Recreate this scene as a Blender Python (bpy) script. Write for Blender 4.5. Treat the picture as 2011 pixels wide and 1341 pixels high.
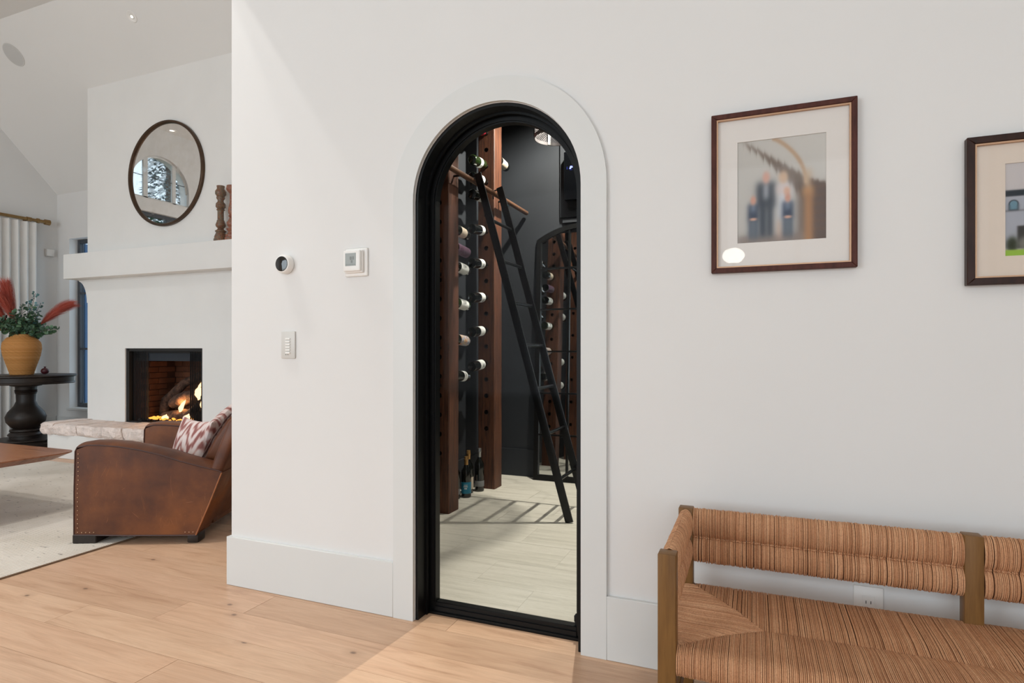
import bpy, bmesh, math, random
import numpy as np
from mathutils import Vector, Matrix, noise
R = random.Random(7)
PI = math.pi
C = bpy.context.scene.collection
for o in list(bpy.data.objects): bpy.data.objects.remove(o)

# ---------------------------------------------------------------- camera, world, lights
sc = bpy.context.scene
sc.view_settings.view_transform = 'Standard'
sc.view_settings.look = 'None'
sc.view_settings.exposure = -0.05
sc.view_settings.gamma = 1.0
sc.view_settings.use_curve_mapping = False
sc.cycles.max_bounces = 10
sc.cycles.diffuse_bounces = 6
sc.cycles.glossy_bounces = 5
sc.cycles.transparent_max_bounces = 12
sc.cycles.sample_clamp_indirect = 6.0

cam = bpy.data.cameras.new('camera')
cam.sensor_width = 36.0
cam.lens = 1167.0 / 2011.0 * 36.0
cam.shift_y = 15.5 / 2011.0
cam.clip_start = 0.05
camo = bpy.data.objects.new('camera', cam)
C.objects.link(camo)
camo.location = (0, -2.1, 1.105)
camo.rotation_euler = (PI / 2, 0, math.atan2(0.376, 0.926))
sc.camera = camo

world = bpy.data.worlds.new('sky'); sc.world = world
world.use_nodes = True
bg = world.node_tree.nodes['Background']
bg.inputs[0].default_value = (0.72, 0.87, 1.0, 1)
bg.inputs[1].default_value = 1.6

def area(name, loc, rot, sx, sy, power, col=(1, 1, 1), spread=PI):
    l = bpy.data.lights.new(name, 'AREA'); l.shape = 'RECTANGLE'
    l.size = sx; l.size_y = sy; l.energy = power; l.color = col; l.spread = spread
    o = bpy.data.objects.new(name, l); o.location = loc; o.rotation_euler = rot
    C.objects.link(o); return o
def spot(name, loc, half, power, col=(1, .93, .84), blend=0.15, rot=(0, 0, 0), radius=.03):
    l = bpy.data.lights.new(name, 'SPOT'); l.spot_size = 2 * half; l.spot_blend = blend
    l.energy = power; l.color = col; l.shadow_soft_size = radius
    o = bpy.data.objects.new(name, l); o.location = loc; o.rotation_euler = rot
    C.objects.link(o); return o
def point(name, loc, power, col, radius):
    l = bpy.data.lights.new(name, 'POINT'); l.energy = power; l.color = col; l.shadow_soft_size = radius
    o = bpy.data.objects.new(name, l); o.location = loc; C.objects.link(o); return o

FILL_TINT = (0.865, 0.95, 1.0)
# added fill lights, standing in for daylight at the assumed rear windows
area('fill_rear_right', (1.0, -5.9, 1.9), (PI / 2, 0, 0), 2.6, 2.9, 52, FILL_TINT)
area('fill_rear_left', (-4.6, -5.9, 1.9), (PI / 2, 0, 0), 4.2, 2.9, 138, FILL_TINT)
# recessed downlights in the flat part of the ceiling
DL = [(-3.27, -0.42, 4.50), (-2.87, -0.40, 4.50)]
spot('downlight_near_wall_end', DL[0], math.radians(33.4), 155, (1, .97, .93), blend=.03, radius=.02)
spot('downlight_near_wall', DL[1], math.radians(22.6), 80, (1, .97, .93), blend=.05, radius=.02)
for k, (x, y) in enumerate([(-5.6, -1.2), (-7.0, -1.2), (-5.6, -3.6), (-7.0, -3.6), (-1.0, -3.4), (1.0, -2.2), (1.0, -4.4)]):
    spot('downlight', (x, y, 4.49), math.radians(62), 125 if k < 4 else 32, (1, .97, .94), blend=.8, radius=.08)
# lamp inside the wine room pendant, two small recessed lights in the wine room ceiling
PEND = (-1.292, 1.92)
point('pendant_lamp_light', (PEND[0], PEND[1], 2.74), 4, (1.0, .95, .86), .012)
for (x, y, pw_) in ((-1.08, 2.10, 330), (-.35, .75, 45), (-.2, 2.2, 30)):
    spot('wine_room_downlight', (x, y, 3.28), math.radians(78), pw_, (1, .94, .82), blend=.5, radius=.022)
# fire
point('fire_light', (-5.42, 2.24, .55), 4.5, (1.0, .50, .18), .06)

# ---------------------------------------------------------------- helpers
def srgb(r, g, b):
    def f(c):
        c /= 255.0
        return c / 12.92 if c <= .04045 else ((c + .055) / 1.055) ** 2.4
    return (f(r), f(g), f(b), 1)

class MB:
    def __init__(s): s.v = []; s.f = []; s.sm = []; s.col = None
    def add(s, vs, fs, smooth=False):
        n = len(s.v); s.v += [tuple(v) for v in vs]
        for f in fs: s.f.append(tuple(i + n for i in f)); s.sm.append(smooth)
        return s
    def box(s, x0, x1, y0, y1, z0, z1, b=0.0, seg=2, M=None, smooth=False):
        bm = bmesh.new(); bmesh.ops.create_cube(bm, size=1.0)
        for v in bm.verts:
            v.co = Vector((x0 + (v.co.x + .5) * (x1 - x0), y0 + (v.co.y + .5) * (y1 - y0), z0 + (v.co.z + .5) * (z1 - z0)))
        if b > 0:
            bmesh.ops.bevel(bm, geom=list(bm.edges), offset=b, segments=seg, profile=.5, affect='EDGES')
        if M is not None: bm.transform(M)
        s.frombm(bm, b > 0 or smooth); return s
    def frombm(s, bm, smooth=False):
        bm.verts.index_update()
        s.add([v.co[:] for v in bm.verts], [[v.index for v in f.verts] for f in bm.faces], smooth)
        bm.free()
    def prism(s, pts, axis, a0, a1, b=0.0, seg=2, smooth=False):
        """closed 2D polygon extruded along axis: 'x' pts=(y,z); 'y' pts=(x,z); 'z' pts=(x,y)"""
        bm = bmesh.new()
        def P(p, a):
            return {'x': (a, p[0], p[1]), 'y': (p[0], a, p[1]), 'z': (p[0], p[1], a)}[axis]
        A = [bm.verts.new(P(p, a0)) for p in pts]; B = [bm.verts.new(P(p, a1)) for p in pts]
        bm.faces.new(A); bm.faces.new(B[::-1]); n = len(pts)
        for i in range(n): bm.faces.new((A[i], B[i], B[(i + 1) % n], A[(i + 1) % n]))
        bmesh.ops.recalc_face_normals(bm, faces=bm.faces)
        if b > 0:
            es = [e for e in bm.edges if len(e.link_faces) == 2 and e.calc_face_angle(0) > .5]
            bmesh.ops.bevel(bm, geom=es, offset=b, segments=seg, profile=.5, affect='EDGES')
        s.frombm(bm, b > 0 or smooth); return s
    def lathe(s, prof, n=32, c=(0, 0, 0), M=None, cap=True):
        vs = []; fs = []
        for (r, z) in prof:
            for k in range(n):
                a = 2 * PI * k / n; p = Vector((r * math.cos(a), r * math.sin(a), z))
                if M is not None: p = M @ p
                vs.append((p.x + c[0], p.y + c[1], p.z + c[2]))
        for i in range(len(prof) - 1):
            for k in range(n):
                k2 = (k + 1) % n
                fs.append((i * n + k, i * n + k2, (i + 1) * n + k2, (i + 1) * n + k))
        s.add(vs, fs, True)
        if cap:
            if prof[0][0] > 1e-5: s.add(vs[:n], [list(range(n))[::-1]])
            if prof[-1][0] > 1e-5: s.add(vs[-n:], [list(range(n))])
        return s
    def tube(s, pts, rad, n=10, closed=False, cap=True, smooth=True):
        pts = [Vector(p) for p in pts]; m = len(pts)
        rr = rad if isinstance(rad, (list, tuple)) else [rad] * m
        vs = []; fs = []; up = None
        for i, p in enumerate(pts):
            if closed: t = pts[(i + 1) % m] - pts[i - 1]
            else: t = pts[min(i + 1, m - 1)] - pts[max(i - 1, 0)]
            if t.length < 1e-9: t = Vector((0, 0, 1))
            t.normalize()
            if up is None:
                up = Vector((0, 0, 1)) if abs(t.z) < .9 else Vector((1, 0, 0))
            u = (up - t * up.dot(t))
            if u.length < 1e-6: u = t.orthogonal()
            u.normalize(); w = t.cross(u); up = u
            for k in range(n):
                a = 2 * PI * k / n
                q = p + (u * math.cos(a) + w * math.sin(a)) * rr[i]
                vs.append(q[:])
        L = m if closed else m - 1
        for i in range(L):
            j = (i + 1) % m
            for k in range(n):
                k2 = (k + 1) % n
                fs.append((i * n + k, i * n + k2, j * n + k2, j * n + k))
        s.add(vs, fs, smooth)
        if cap and not closed:
            s.add(vs[:n], [list(range(n))[::-1]]); s.add(vs[-n:], [list(range(n))])
        return s
    def ball(s, c, r, n=12, sq=(1, 1, 1)):
        prof = [(max(1e-4, math.sin(PI * i / n)) * r, -math.cos(PI * i / n) * r) for i in range(n + 1)]
        return s.lathe(prof, n * 2, c, Matrix.Diagonal((*sq, 1)), cap=False)
    def xform(s, M):
        s.v = [tuple(M @ Vector(v)) for v in s.v]; return s

def mesh_of(name, mb, mat):
    me = bpy.data.meshes.new(name)
    me.from_pydata(mb.v, [], mb.f)
    me.polygons.foreach_set('use_smooth', mb.sm)
    me.materials.append(mat)
    if mb.col is not None:
        at = me.color_attributes.new('print', 'FLOAT_COLOR', 'POINT')
        at.data.foreach_set('color', np.asarray(mb.col, dtype=np.float32).ravel())
    me.update()
    if any(mb.sm):
        try: me.set_sharp_from_angle(angle=math.radians(42))
        except Exception: pass
    return me
def obj(name, mb, mat, parent=None, label=None, cat=None, group=None, kind=None, loc=None):
    o = bpy.data.objects.new(name, mesh_of(name, mb, mat))
    C.objects.link(o)
    if parent is not None: o.parent = parent
    if loc: o.location = loc
    tag(o, label, cat, group, kind); return o
def wpart(name, mb, mat, parent, **k):
    """part whose vertices are given in world space; the parent is unrotated"""
    l = parent.location; mb.v = [(a - l.x, b - l.y, c - l.z) for a, b, c in mb.v]
    return obj(name, mb, mat, parent, **k)
def tag(o, label=None, cat=None, group=None, kind=None):
    if label: o['label'] = label
    if cat: o['category'] = cat
    if group: o['group'] = group
    if kind: o['kind'] = kind
def thing(name, label=None, cat=None, loc=(0, 0, 0), rz=0, group=None, kind=None):
    o = bpy.data.objects.new(name, None); C.objects.link(o); o.empty_display_size = .05
    o.location = loc; o.rotation_euler = (0, 0, rz); tag(o, label, cat, group, kind); return o

# ---- materials
def nd(nt, t, **k):
    n = nt.nodes.new(t)
    for a, b in k.items(): setattr(n, a, b)
    return n
def base_mat(name, col, rough=.5, metal=0., spec=.5):
    m = bpy.data.materials.new(name); m.use_nodes = True
    b = m.node_tree.nodes['Principled BSDF']
    b.inputs['Base Color'].default_value = col
    b.inputs['Roughness'].default_value = rough
    b.inputs['Metallic'].default_value = metal
    b.inputs['Specular IOR Level'].default_value = spec
    return m, m.node_tree, b
def coords(nt, scale=(1, 1, 1), kind='Object', rnd=False):
    tc = nd(nt, 'ShaderNodeTexCoord'); mp = nd(nt, 'ShaderNodeMapping')
    mp.inputs['Scale'].default_value = scale
    nt.links.new(tc.outputs[kind], mp.inputs[0])
    if rnd:
        oi = nd(nt, 'ShaderNodeObjectInfo'); ml = nd(nt, 'ShaderNodeMath', operation='MULTIPLY'); ml.inputs[1].default_value = 57.
        nt.links.new(oi.outputs['Random'], ml.inputs[0]); nt.links.new(ml.outputs[0], mp.inputs['Location'])
    return mp.outputs[0]
def noise_tex(nt, vec, scale, detail=4, rough=.55, dist=0):
    n = nd(nt, 'ShaderNodeTexNoise'); n.inputs['Scale'].default_value = scale
    n.inputs['Detail'].default_value = detail; n.inputs['Roughness'].default_value = rough
    n.inputs['Distortion'].default_value = dist
    nt.links.new(vec, n.inputs['Vector']); return n.outputs['Fac']
def ramp(nt, fac, stops):
    r = nd(nt, 'ShaderNodeValToRGB'); e = r.color_ramp.elements
    while len(e) < len(stops): e.new(.5)
    for i, (p, c) in enumerate(stops): e[i].position = p; e[i].color = c
    nt.links.new(fac, r.inputs[0]); return r.outputs[0]
def mixc(nt, fac, a, b, mode='MIX'):
    m = nd(nt, 'ShaderNodeMix', data_type='RGBA', blend_type=mode)
    for i, v in ((0, fac), (6, a), (7, b)):
        if isinstance(v, (int, float, tuple)): m.inputs[i].default_value = v
        else: nt.links.new(v, m.inputs[i])
    return m.outputs[2]
def bump(nt, b, h, strength=.3, dist=.01):
    n = nd(nt, 'ShaderNodeBump'); n.inputs['Strength'].default_value = strength; n.inputs['Distance'].default_value = dist
    nt.links.new(h, n.inputs['Height']); nt.links.new(n.outputs[0], b.inputs['Normal'])

def plain(name, rgb, rough=.5, metal=0., spec=.5, var=.06, nscale=6., bs=.0, bscale=80., bdist=.002, rnd=False):
    c = srgb(*rgb); m, nt, b = base_mat(name, c, rough, metal, spec)
    v = coords(nt, rnd=rnd)
    f = noise_tex(nt, v, nscale)
    lo = tuple(max(0, x * (1 - var)) for x in c[:3]) + (1,); hi = tuple(min(1, x * (1 + var)) for x in c[:3]) + (1,)
    nt.links.new(ramp(nt, f, [(.3, lo), (.7, hi)]), b.inputs['Base Color'])
    if bs: bump(nt, b, noise_tex(nt, v, bscale, 3), bs, bdist)
    return m
def wood(name, stops, scale=(1, 8, 8), ns=3., rough=.45, bs=.1, rnd=True, objvar=0., knots=None, ring=0.0):
    m, nt, b = base_mat(name, srgb(*stops[0][1]), rough)
    v = coords(nt, scale, rnd=rnd)
    f = noise_tex(nt, v, ns, 8, .62, ring)
    col = ramp(nt, f, [(p, srgb(*c)) for p, c in stops])
    g = noise_tex(nt, coords(nt, tuple(a * 7 if a > 1 else a * 1.5 for a in scale), rnd=rnd), ns * 2, 4, .7)
    col = mixc(nt, .35, col, ramp(nt, g, [(.3, (.62, .58, .55, 1)), (.62, (1, 1, 1, 1))]), 'MULTIPLY')
    if objvar:
        oi = nd(nt, 'ShaderNodeObjectInfo')
        col = mixc(nt, objvar, col, ramp(nt, oi.outputs['Random'], [(0, (.70, .64, .60, 1)), (.3, (1, .95, .9, 1)), (.6, (.88, .83, .82, 1)), (1, (1, 1, .97, 1))]), 'MULTIPLY')
    if knots:
        vo = nd(nt, 'ShaderNodeTexVoronoi'); vo.voronoi_dimensions = '2D'; vo.inputs['Scale'].default_value = knots
        nt.links.new(coords(nt, (.75, 1.2, 1), rnd=rnd), vo.inputs['Vector'])
        col = mixc(nt, ramp(nt, vo.outputs['Distance'], [(.010, (.8, .8, .8, 1)), (.026, (.0, .0, .0, 1))]), col, srgb(92, 76, 68))
        col = mixc(nt, ramp(nt, vo.outputs['Distance'], [(.02, (.28, .28, .28, 1)), (.09, (.0, .0, .0, 1))]), col, srgb(150, 112, 86))
    nt.links.new(col, b.inputs['Base Color'])
    bump(nt, b, f, bs, .003)
    return m
def island(name, cols, rough=.6, spec=.3, nscale=60., bs=0.):
    m, nt, b = base_mat(name, srgb(*cols[0]), rough, 0, spec)
    g = nd(nt, 'ShaderNodeNewGeometry')
    n = len(cols)
    col = ramp(nt, g.outputs['Random Per Island'], [(i / max(1, n - 1), srgb(*c)) for i, c in enumerate(cols)])
    f = noise_tex(nt, coords(nt), nscale, 4, .7)
    col = mixc(nt, .55, col, ramp(nt, f, [(.3, (.76, .72, .68, 1)), (.65, (1.0, 1, 1, 1))]), 'MULTIPLY')
    nt.links.new(col, b.inputs['Base Color'])
    if bs: bump(nt, b, f, bs, .002)
    return m
def emit(name, rgb, strength):
    m = bpy.data.materials.new(name); m.use_nodes = True; nt = m.node_tree; nt.nodes.clear()
    e = nd(nt, 'ShaderNodeEmission'); e.inputs[0].default_value = srgb(*rgb); e.inputs[1].default_value = strength
    f = noise_tex(nt, coords(nt), 9.)
    nt.links.new(ramp(nt, f, [(.2, tuple(c * .85 for c in srgb(*rgb)[:3]) + (1,)), (.8, srgb(*rgb))]), e.inputs[0])
    o = nd(nt, 'ShaderNodeOutputMaterial'); nt.links.new(e.outputs[0], o.inputs[0]); return m
def thin_glass(name, tint=(.96, .98, .97), ior=1.45, rough=0.0, k=1.0):
    m = bpy.data.materials.new(name); m.use_nodes = True; nt = m.node_tree; nt.nodes.clear()
    t = nd(nt, 'ShaderNodeBsdfTransparent'); t.inputs[0].default_value = (*tint, 1)
    g = nd(nt, 'ShaderNodeBsdfGlossy'); g.inputs['Roughness'].default_value = rough
    fr = nd(nt, 'ShaderNodeFresnel'); fr.inputs[0].default_value = ior
    mx = nd(nt, 'ShaderNodeMixShader'); o = nd(nt, 'ShaderNodeOutputMaterial')
    ml = nd(nt, 'ShaderNodeMath', operation='MULTIPLY'); ml.inputs[1].default_value = k
    nt.links.new(fr.outputs[0], ml.inputs[0])
    nt.links.new(ml.outputs[0], mx.inputs[0]); nt.links.new(t.outputs[0], mx.inputs[1]); nt.links.new(g.outputs[0], mx.inputs[2])
    nt.links.new(mx.outputs[0], o.inputs[0]); return m
def printed(name, rough=.6):
    m, nt, b = base_mat(name, (1, 1, 1, 1), rough, 0, .2)
    a = nd(nt, 'ShaderNodeAttribute', attribute_name='print'); nt.links.new(a.outputs['Color'], b.inputs['Base Color']); return m

M = {}
M['paint'] = plain('white_wall_paint', (222, 221, 219), .75, spec=.25, var=.012, nscale=1.5, bs=.05, bscale=220, bdist=.0005)
M['ceil'] = plain('ceiling_paint', (227, 226, 223), .85, spec=.2, var=.01, nscale=1.2)
M['trim'] = plain('white_trim_paint', (215, 216, 214), .4, spec=.35, var=.01, nscale=2)
M['plaster'] = plain('white_plaster', (229, 228, 225), .8, spec=.2, var=.02, nscale=2.2, bs=.12, bscale=9, bdist=.004)
M['winewall'] = plain('charcoal_wall_paint', (40, 43, 48), .62, spec=.3, var=.12, nscale=2.5, bs=.12, bscale=40, bdist=.001)
M['blacksteel'] = plain('black_steel', (9, 10, 11), .42, metal=.0, spec=.25, var=.1)
M['iron'] = plain('blackened_iron', (34, 35, 37), .3, metal=.7, spec=.5, var=.15, nscale=20)
M['grout'] = plain('joint_filler', (120, 92, 70), .9, var=.1)
M['tilegrout'] = plain('tile_joint', (196, 193, 182), .9, var=.05)
M['oak'] = wood('oak_plank', [(.25, (186, 147, 118)), (.42, (210, 173, 143)), (.6, (220, 185, 155)), (.8, (202, 162, 131))], (.9, 8, 8), 2.2, .42, .04, objvar=.55, knots=2.1, ring=1.2)
M['tile'] = wood('limestone_tile', [(.3, (202, 198, 186)), (.5, (222, 218, 206)), (.7, (232, 228, 218))], (1.2, 14, 14), 2., .5, .03, objvar=.12)
M['post'] = wood('reclaimed_timber', [(.25, (30, 17, 12)), (.42, (68, 37, 23)), (.58, (100, 58, 36)), (.8, (52, 29, 19))], (22, 22, 1.3), 2.2, .6, .6, ring=1.4)
M['pole'] = wood('turned_wood_pole', [(.3, (74, 50, 36)), (.7, (112, 80, 60))], (9, 1, 9), 3, .4, .1)
M['walnut'] = wood('walnut_top', [(.3, (122, 78, 58)), (.5, (158, 108, 82)), (.75, (140, 92, 68))], (1, 7, 7), 2.5, .22, .03)
M['ebony'] = plain('dark_stained_wood', (40, 33, 29), .42, spec=.3, var=.25, nscale=14, bs=.1, bscale=30)
M['benchwood'] = wood('bench_wood', [(.3, (102, 70, 36)), (.55, (126, 90, 49)), (.8, (90, 62, 32))], (9, 9, 1), 3, .4, .06)
M['rush'] = island('woven_rush', [(200, 148, 108), (222, 174, 134), (178, 126, 90), (230, 184, 144), (208, 156, 116), (220, 168, 128), (190, 138, 100), (226, 178, 138)], .62, .25, 110.)
_nt = M['rush'].node_tree; _b = _nt.nodes['Principled BSDF']; _src = _b.inputs['Base Color'].links[0].from_socket
_c = mixc(_nt, .62, _src, ramp(_nt, noise_tex(_nt, coords(_nt), 330., 3, .7), [(.34, (.52, .44, .38, 1)), (.5, (1, 1, 1, 1)), (.7, (1.0, 1.0, 1.0, 1))]), 'MULTIPLY')
_c = mixc(_nt, .5, _c, ramp(_nt, noise_tex(_nt, coords(_nt), 9., 3, .6), [(.35, (.80, .72, .68, 1)), (.65, (1, 1, 1, 1))]), 'MULTIPLY')
_nt.links.new(_c, _b.inputs['Base Color']); bump(_nt, _b, noise_tex(_nt, coords(_nt), 330., 3, .7), .5, .002)
M['rushcore'] = plain('rush_shadow_core', (112, 72, 48), .9, var=.2, nscale=60)
M['framewood'] = wood('brown_frame_wood', [(.3, (62, 32, 26)), (.6, (84, 46, 37)), (.8, (54, 28, 22))], (9, 9, 2), 6, .5, .1)
M['framedark'] = wood('dark_frame_wood', [(.3, (40, 22, 16)), (.7, (58, 34, 24))], (9, 9, 2), 6, .35, .05)
for k_ in ('framewood', 'framedark', 'benchwood'): M[k_].node_tree.nodes['Principled BSDF'].inputs['Specular IOR Level'].default_value = .2
M['gilt'] = plain('gilt_liner', (190, 150, 118), .4, metal=.3, var=.1)
M['mat_w'] = plain('mount_board', (224, 218, 212), .8, var=.01)
M['mat_c'] = plain('cream_mount_board', (222, 208, 194), .8, var=.01)
M['print'] = printed('photo_print')
M['picglass'] = thin_glass('picture_glass', (.99, .99, .99), 1.45, 0.0, .35)
M['doorglass'] = thin_glass('door_glass', (.97, .985, .975), 1.3, 0.0, .12)
M['winglass'] = thin_glass('window_glass', (.95, .98, 1.), 1.45)
M['plastic'] = plain('white_plastic', (232, 230, 226), .35, spec=.5, var=.01)
M['plastic_g'] = plain('light_grey_plastic', (205, 203, 198), .4, var=.02)
M['lcd'] = plain('lcd_grey', (142, 145, 140), .25, var=.04)
M['lcd_d'] = plain('lcd_digits', (96, 99, 96), .4, var=.02)
M['blackgloss'] = plain('black_gloss', (6, 7, 9), .06, spec=.8, var=.1)
M['bronze'] = plain('bronze_rim', (82, 64, 50), .38, metal=.75, var=.2, nscale=12)
M['brass'] = plain('brass_rod', (138, 108, 66), .38, metal=.6, var=.15, nscale=10)
m, nt, b = base_mat('antique_mirror_glass', (.86, .86, .84, 1), .015, 1.0)
nf = noise_tex(nt, coords(nt), 9., 6, .7)
nt.links.new(ramp(nt, nf, [(.35, (.88, .88, .87, 1)), (.7, (.80, .79, .76, 1))]), b.inputs['Base Color'])
nt.links.new(ramp(nt, nf, [(.5, (.012,) * 3 + (1,)), (.75, (.10,) * 3 + (1,))]), b.inputs['Roughness']); M['mirror'] = m
M['mirror2'] = base_mat('leaning_mirror_glass', (.62, .64, .64, 1), .02, 1.0)[0]
M['bottle'] = plain('dark_bottle_glass', (9, 12, 9), .08, spec=.7, var=.2)
M['bottle_g'] = plain('green_bottle_glass', (28, 42, 16), .1, spec=.7, var=.2)
M['foil'] = plain('black_foil_capsule', (20, 18, 18), .35, metal=.4)
M['foil_s'] = plain('silver_foil_capsule', (150, 150, 150), .3, metal=.8)
M['foil_g'] = plain('gold_foil_capsule', (170, 128, 74), .35, metal=.6)
M['cloth_w'] = plain('white_curtain_cloth', (226, 224, 220), .9, spec=.1, var=.02, nscale=8, bs=.1, bscale=300)
M['stone'] = plain('chiselled_limestone', (230, 215, 207), .85, spec=.2, var=.17, nscale=11, bs=.9, bscale=26, bdist=.03, rnd=True)
M['firebrick'] = plain('fire_brick', (112, 66, 42), .85, var=.25, nscale=9, bs=.3, bscale=40, bdist=.004, rnd=True)
M['mortar'] = plain('sooty_mortar', (84, 50, 32), .95, var=.2, nscale=8)
M['soot'] = plain('soot_black_metal', (18, 16, 16), .6, var=.2)
M['log'] = plain('ceramic_log_bark', (74, 52, 40), .9, var=.8, nscale=22, bs=.8, bscale=30, bdist=.02)
M['ember'] = plain('cinder_rock', (34, 32, 30), .9, var=.3, nscale=30)
M['flame'] = emit('flame', (255, 206, 150), 2.6)
M['glow'] = emit('glowing_ember', (255, 168, 70), 2.0)
M['bulb'] = emit('bulb_glass', (255, 240, 224), 5.)
M['globe'] = emit('glare_glow', (255, 250, 244), 60.)
M['display'] = emit('blue_display', (150, 160, 255), 3.)
M['display2'] = emit('dim_blue_display', (60, 70, 170), 1.2)
M['downlamp'] = emit('downlight_lamp', (255, 246, 232), 3.)
M['speaker'] = plain('speaker_grille', (196, 195, 192), .9, var=.05, nscale=200)
M['meshmetal'] = plain('pale_mesh_metal', (120, 116, 118), .5, metal=.2, var=.05)
M['darkmetal'] = plain('dark_lamp_metal', (52, 54, 60), .4, metal=.5)
M['duskblue'] = plain('dusk_blue_tint', (30, 78, 118), .4, var=.06)  # blue of the dusk outside, put into the reveal's colour
M['slate'] = plain('slate_window_frame', (66, 70, 76), .45, var=.06)
M['pampas'] = island('dyed_pampas', [(206, 98, 80), (178, 70, 58), (224, 132, 114), (160, 58, 46)], .8, .2)
M['leaf'] = island('eucalyptus_leaf', [(70, 104, 72), (92, 124, 98), (54, 86, 58), (116, 146, 130), (104, 140, 92)], .55, .3)
M['leafb'] = island('blue_eucalyptus_leaf', [(98, 140, 146), (74, 112, 104), (120, 164, 172), (66, 92, 84)], .55, .3)
M['stem'] = plain('plant_stem', (92, 66, 48), .7)
M['vase'] = island('seagrass_rope', [(206, 150, 88), (194, 138, 76), (214, 160, 100)], .75, .25, 150., .8)
M['pome'] = plain('pomegranate_skin', (74, 26, 32), .4, var=.3, nscale=12)
M['tree'] = island('tree_foliage', [(92, 128, 136), (74, 108, 116), (112, 148, 158)], .8, .1)
M['bark'] = plain('tree_bark', (70, 60, 52), .9, var=.2)
M['paper_w'] = plain('white_wine_label', (222, 224, 222), .6, var=.05, nscale=40)
M['paper_c'] = plain('cream_wine_label', (196, 182, 164), .6, var=.08, nscale=40)
M['paper_t'] = plain('teal_wine_label', (22, 120, 150), .5, var=.05)
M['paper_r'] = plain('red_wine_label', (168, 26, 52), .5, var=.1)
M['paper_s'] = plain('grey_wine_label', (120, 122, 124), .5, var=.1)
M['paper_k'] = plain('dark_wine_label', (34, 34, 36), .5, var=.1)
M['ink'] = plain('label_ink', (46, 46, 50), .6)
def multi(name, cols, scale, dist=2.):
    m, nt, b = base_mat(name, srgb(*cols[0]), .4)
    f = noise_tex(nt, coords(nt), scale, 2, .5, dist)
    n = len(cols); r = nd(nt, 'ShaderNodeValToRGB'); r.color_ramp.interpolation = 'CONSTANT'
    e = r.color_ramp.elements
    while len(e) < n: e.new(.5)
    for i, c in enumerate(cols): e[i].position = .3 + .4 * i / n; e[i].color = srgb(*c)
    nt.links.new(f, r.inputs[0]); nt.links.new(r.outputs[0], b.inputs['Base Color']); return m
M['paper_m'] = multi('marbled_wine_label', [(24, 14, 22), (30, 16, 26), (96, 34, 52), (150, 128, 160), (26, 14, 22)], 120)
M['paper_b'] = multi('painted_wine_label', [(200, 200, 196), (40, 84, 150), (206, 190, 150), (170, 90, 50), (220, 220, 216)], 34)
# leather
m, nt, b = base_mat('worn_brown_leather', srgb(92, 48, 26), .36, 0, .32)
v = coords(nt)
c1 = ramp(nt, noise_tex(nt, v, 3.2, 5, .6), [(.3, srgb(62, 32, 21)), (.5, srgb(95, 53, 28)), (.7, srgb(122, 71, 35))])
sv = coords(nt, (70, 70, 9)); sv.node.inputs['Rotation'].default_value = (0, .35, 0)
scr = ramp(nt, noise_tex(nt, sv, 1.4, 2, .5, 1.6), [(.69, (0, 0, 0, 1)), (.71, (1, 1, 1, 1))])
msk = ramp(nt, noise_tex(nt, v, 2.6, 2), [(.5, (0, 0, 0, 1)), (.62, (.3, .3, .3, 1))])
sm = mixc(nt, 1., scr, msk, 'MULTIPLY')
col = mixc(nt, sm, c1, srgb(190, 128, 82))
nt.links.new(col, b.inputs['Base Color'])
nt.links.new(ramp(nt, noise_tex(nt, v, 7, 4), [(.3, (.33,) * 3 + (1,)), (.7, (.52,) * 3 + (1,))]), b.inputs['Roughness'])
bump(nt, b, noise_tex(nt, v, 120, 4), .18, .002)
M['leather'] = m
M['piping'] = plain('leather_piping', (58, 28, 20), .4, var=.2)
M['pipelight'] = plain('worn_leather_seam', (150, 92, 54), .45, var=.2, nscale=20)
# rug
m, nt, b = base_mat('cream_woven_rug', srgb(214, 206, 196), .95, 0, .1)
v = coords(nt)
w1 = nd(nt, 'ShaderNodeTexWave', wave_type='BANDS', bands_direction='X'); w1.inputs['Scale'].default_value = 26; nt.links.new(v, w1.inputs['Vector'])
w2 = nd(nt, 'ShaderNodeTexWave', wave_type='BANDS', bands_direction='Y'); w2.inputs['Scale'].default_value = 26; nt.links.new(v, w2.inputs['Vector'])
dash = ramp(nt, noise_tex(nt, coords(nt, (10, 34, 1)), 1.3, 2, .5, .4), [(.66, (0, 0, 0, 1)), (.70, (.75, .75, .75, 1))])
cc = ramp(nt, noise_tex(nt, v, 2.2, 4), [(.35, srgb(206, 198, 186)), (.65, srgb(222, 215, 205))])
nt.links.new(mixc(nt, dash, cc, srgb(140, 134, 130)), b.inputs['Base Color'])
ad = nd(nt, 'ShaderNodeMath', operation='ADD'); nt.links.new(w1.outputs['Fac'], ad.inputs[0]); nt.links.new(w2.outputs['Fac'], ad.inputs[1])
bump(nt, b, ad.outputs[0], .5, .004); M['rug'] = m
M['rugedge'] = plain('rug_binding', (120, 98, 78), .95, var=.1, nscale=30)
# candlestick: painted carved wood
M['candle'] = multi('carved_painted_wood', [(112, 90, 66), (100, 98, 86), (134, 94, 62), (104, 62, 50), (90, 90, 78)], 60, .6)
M['candle2'] = multi('red_carved_wood', [(146, 94, 70), (156, 102, 74), (122, 68, 56), (150, 100, 76), (110, 92, 80)], 40, .6)

# ---------------------------------------------------------------- setting
XL, XR, YB, YF = -8.5, 3.2, 2.9, -6.0
PX = -2.28; PXR = -2.15                      # partition between living room and wine room
CZ = 4.506; YC = 1.587; SL = 1.04            # flat ceiling height, crease, slope
def zc(y): return CZ if y <= YC else CZ - SL * (y - YC)
AX, AR, AS = -0.930, 0.350, 1.706            # arch centre, radius, springing
def S(name, mb, mat, parent=None, kind='structure'):
    return obj(name, mb, mat, parent, kind=kind if parent is None else None)

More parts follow.
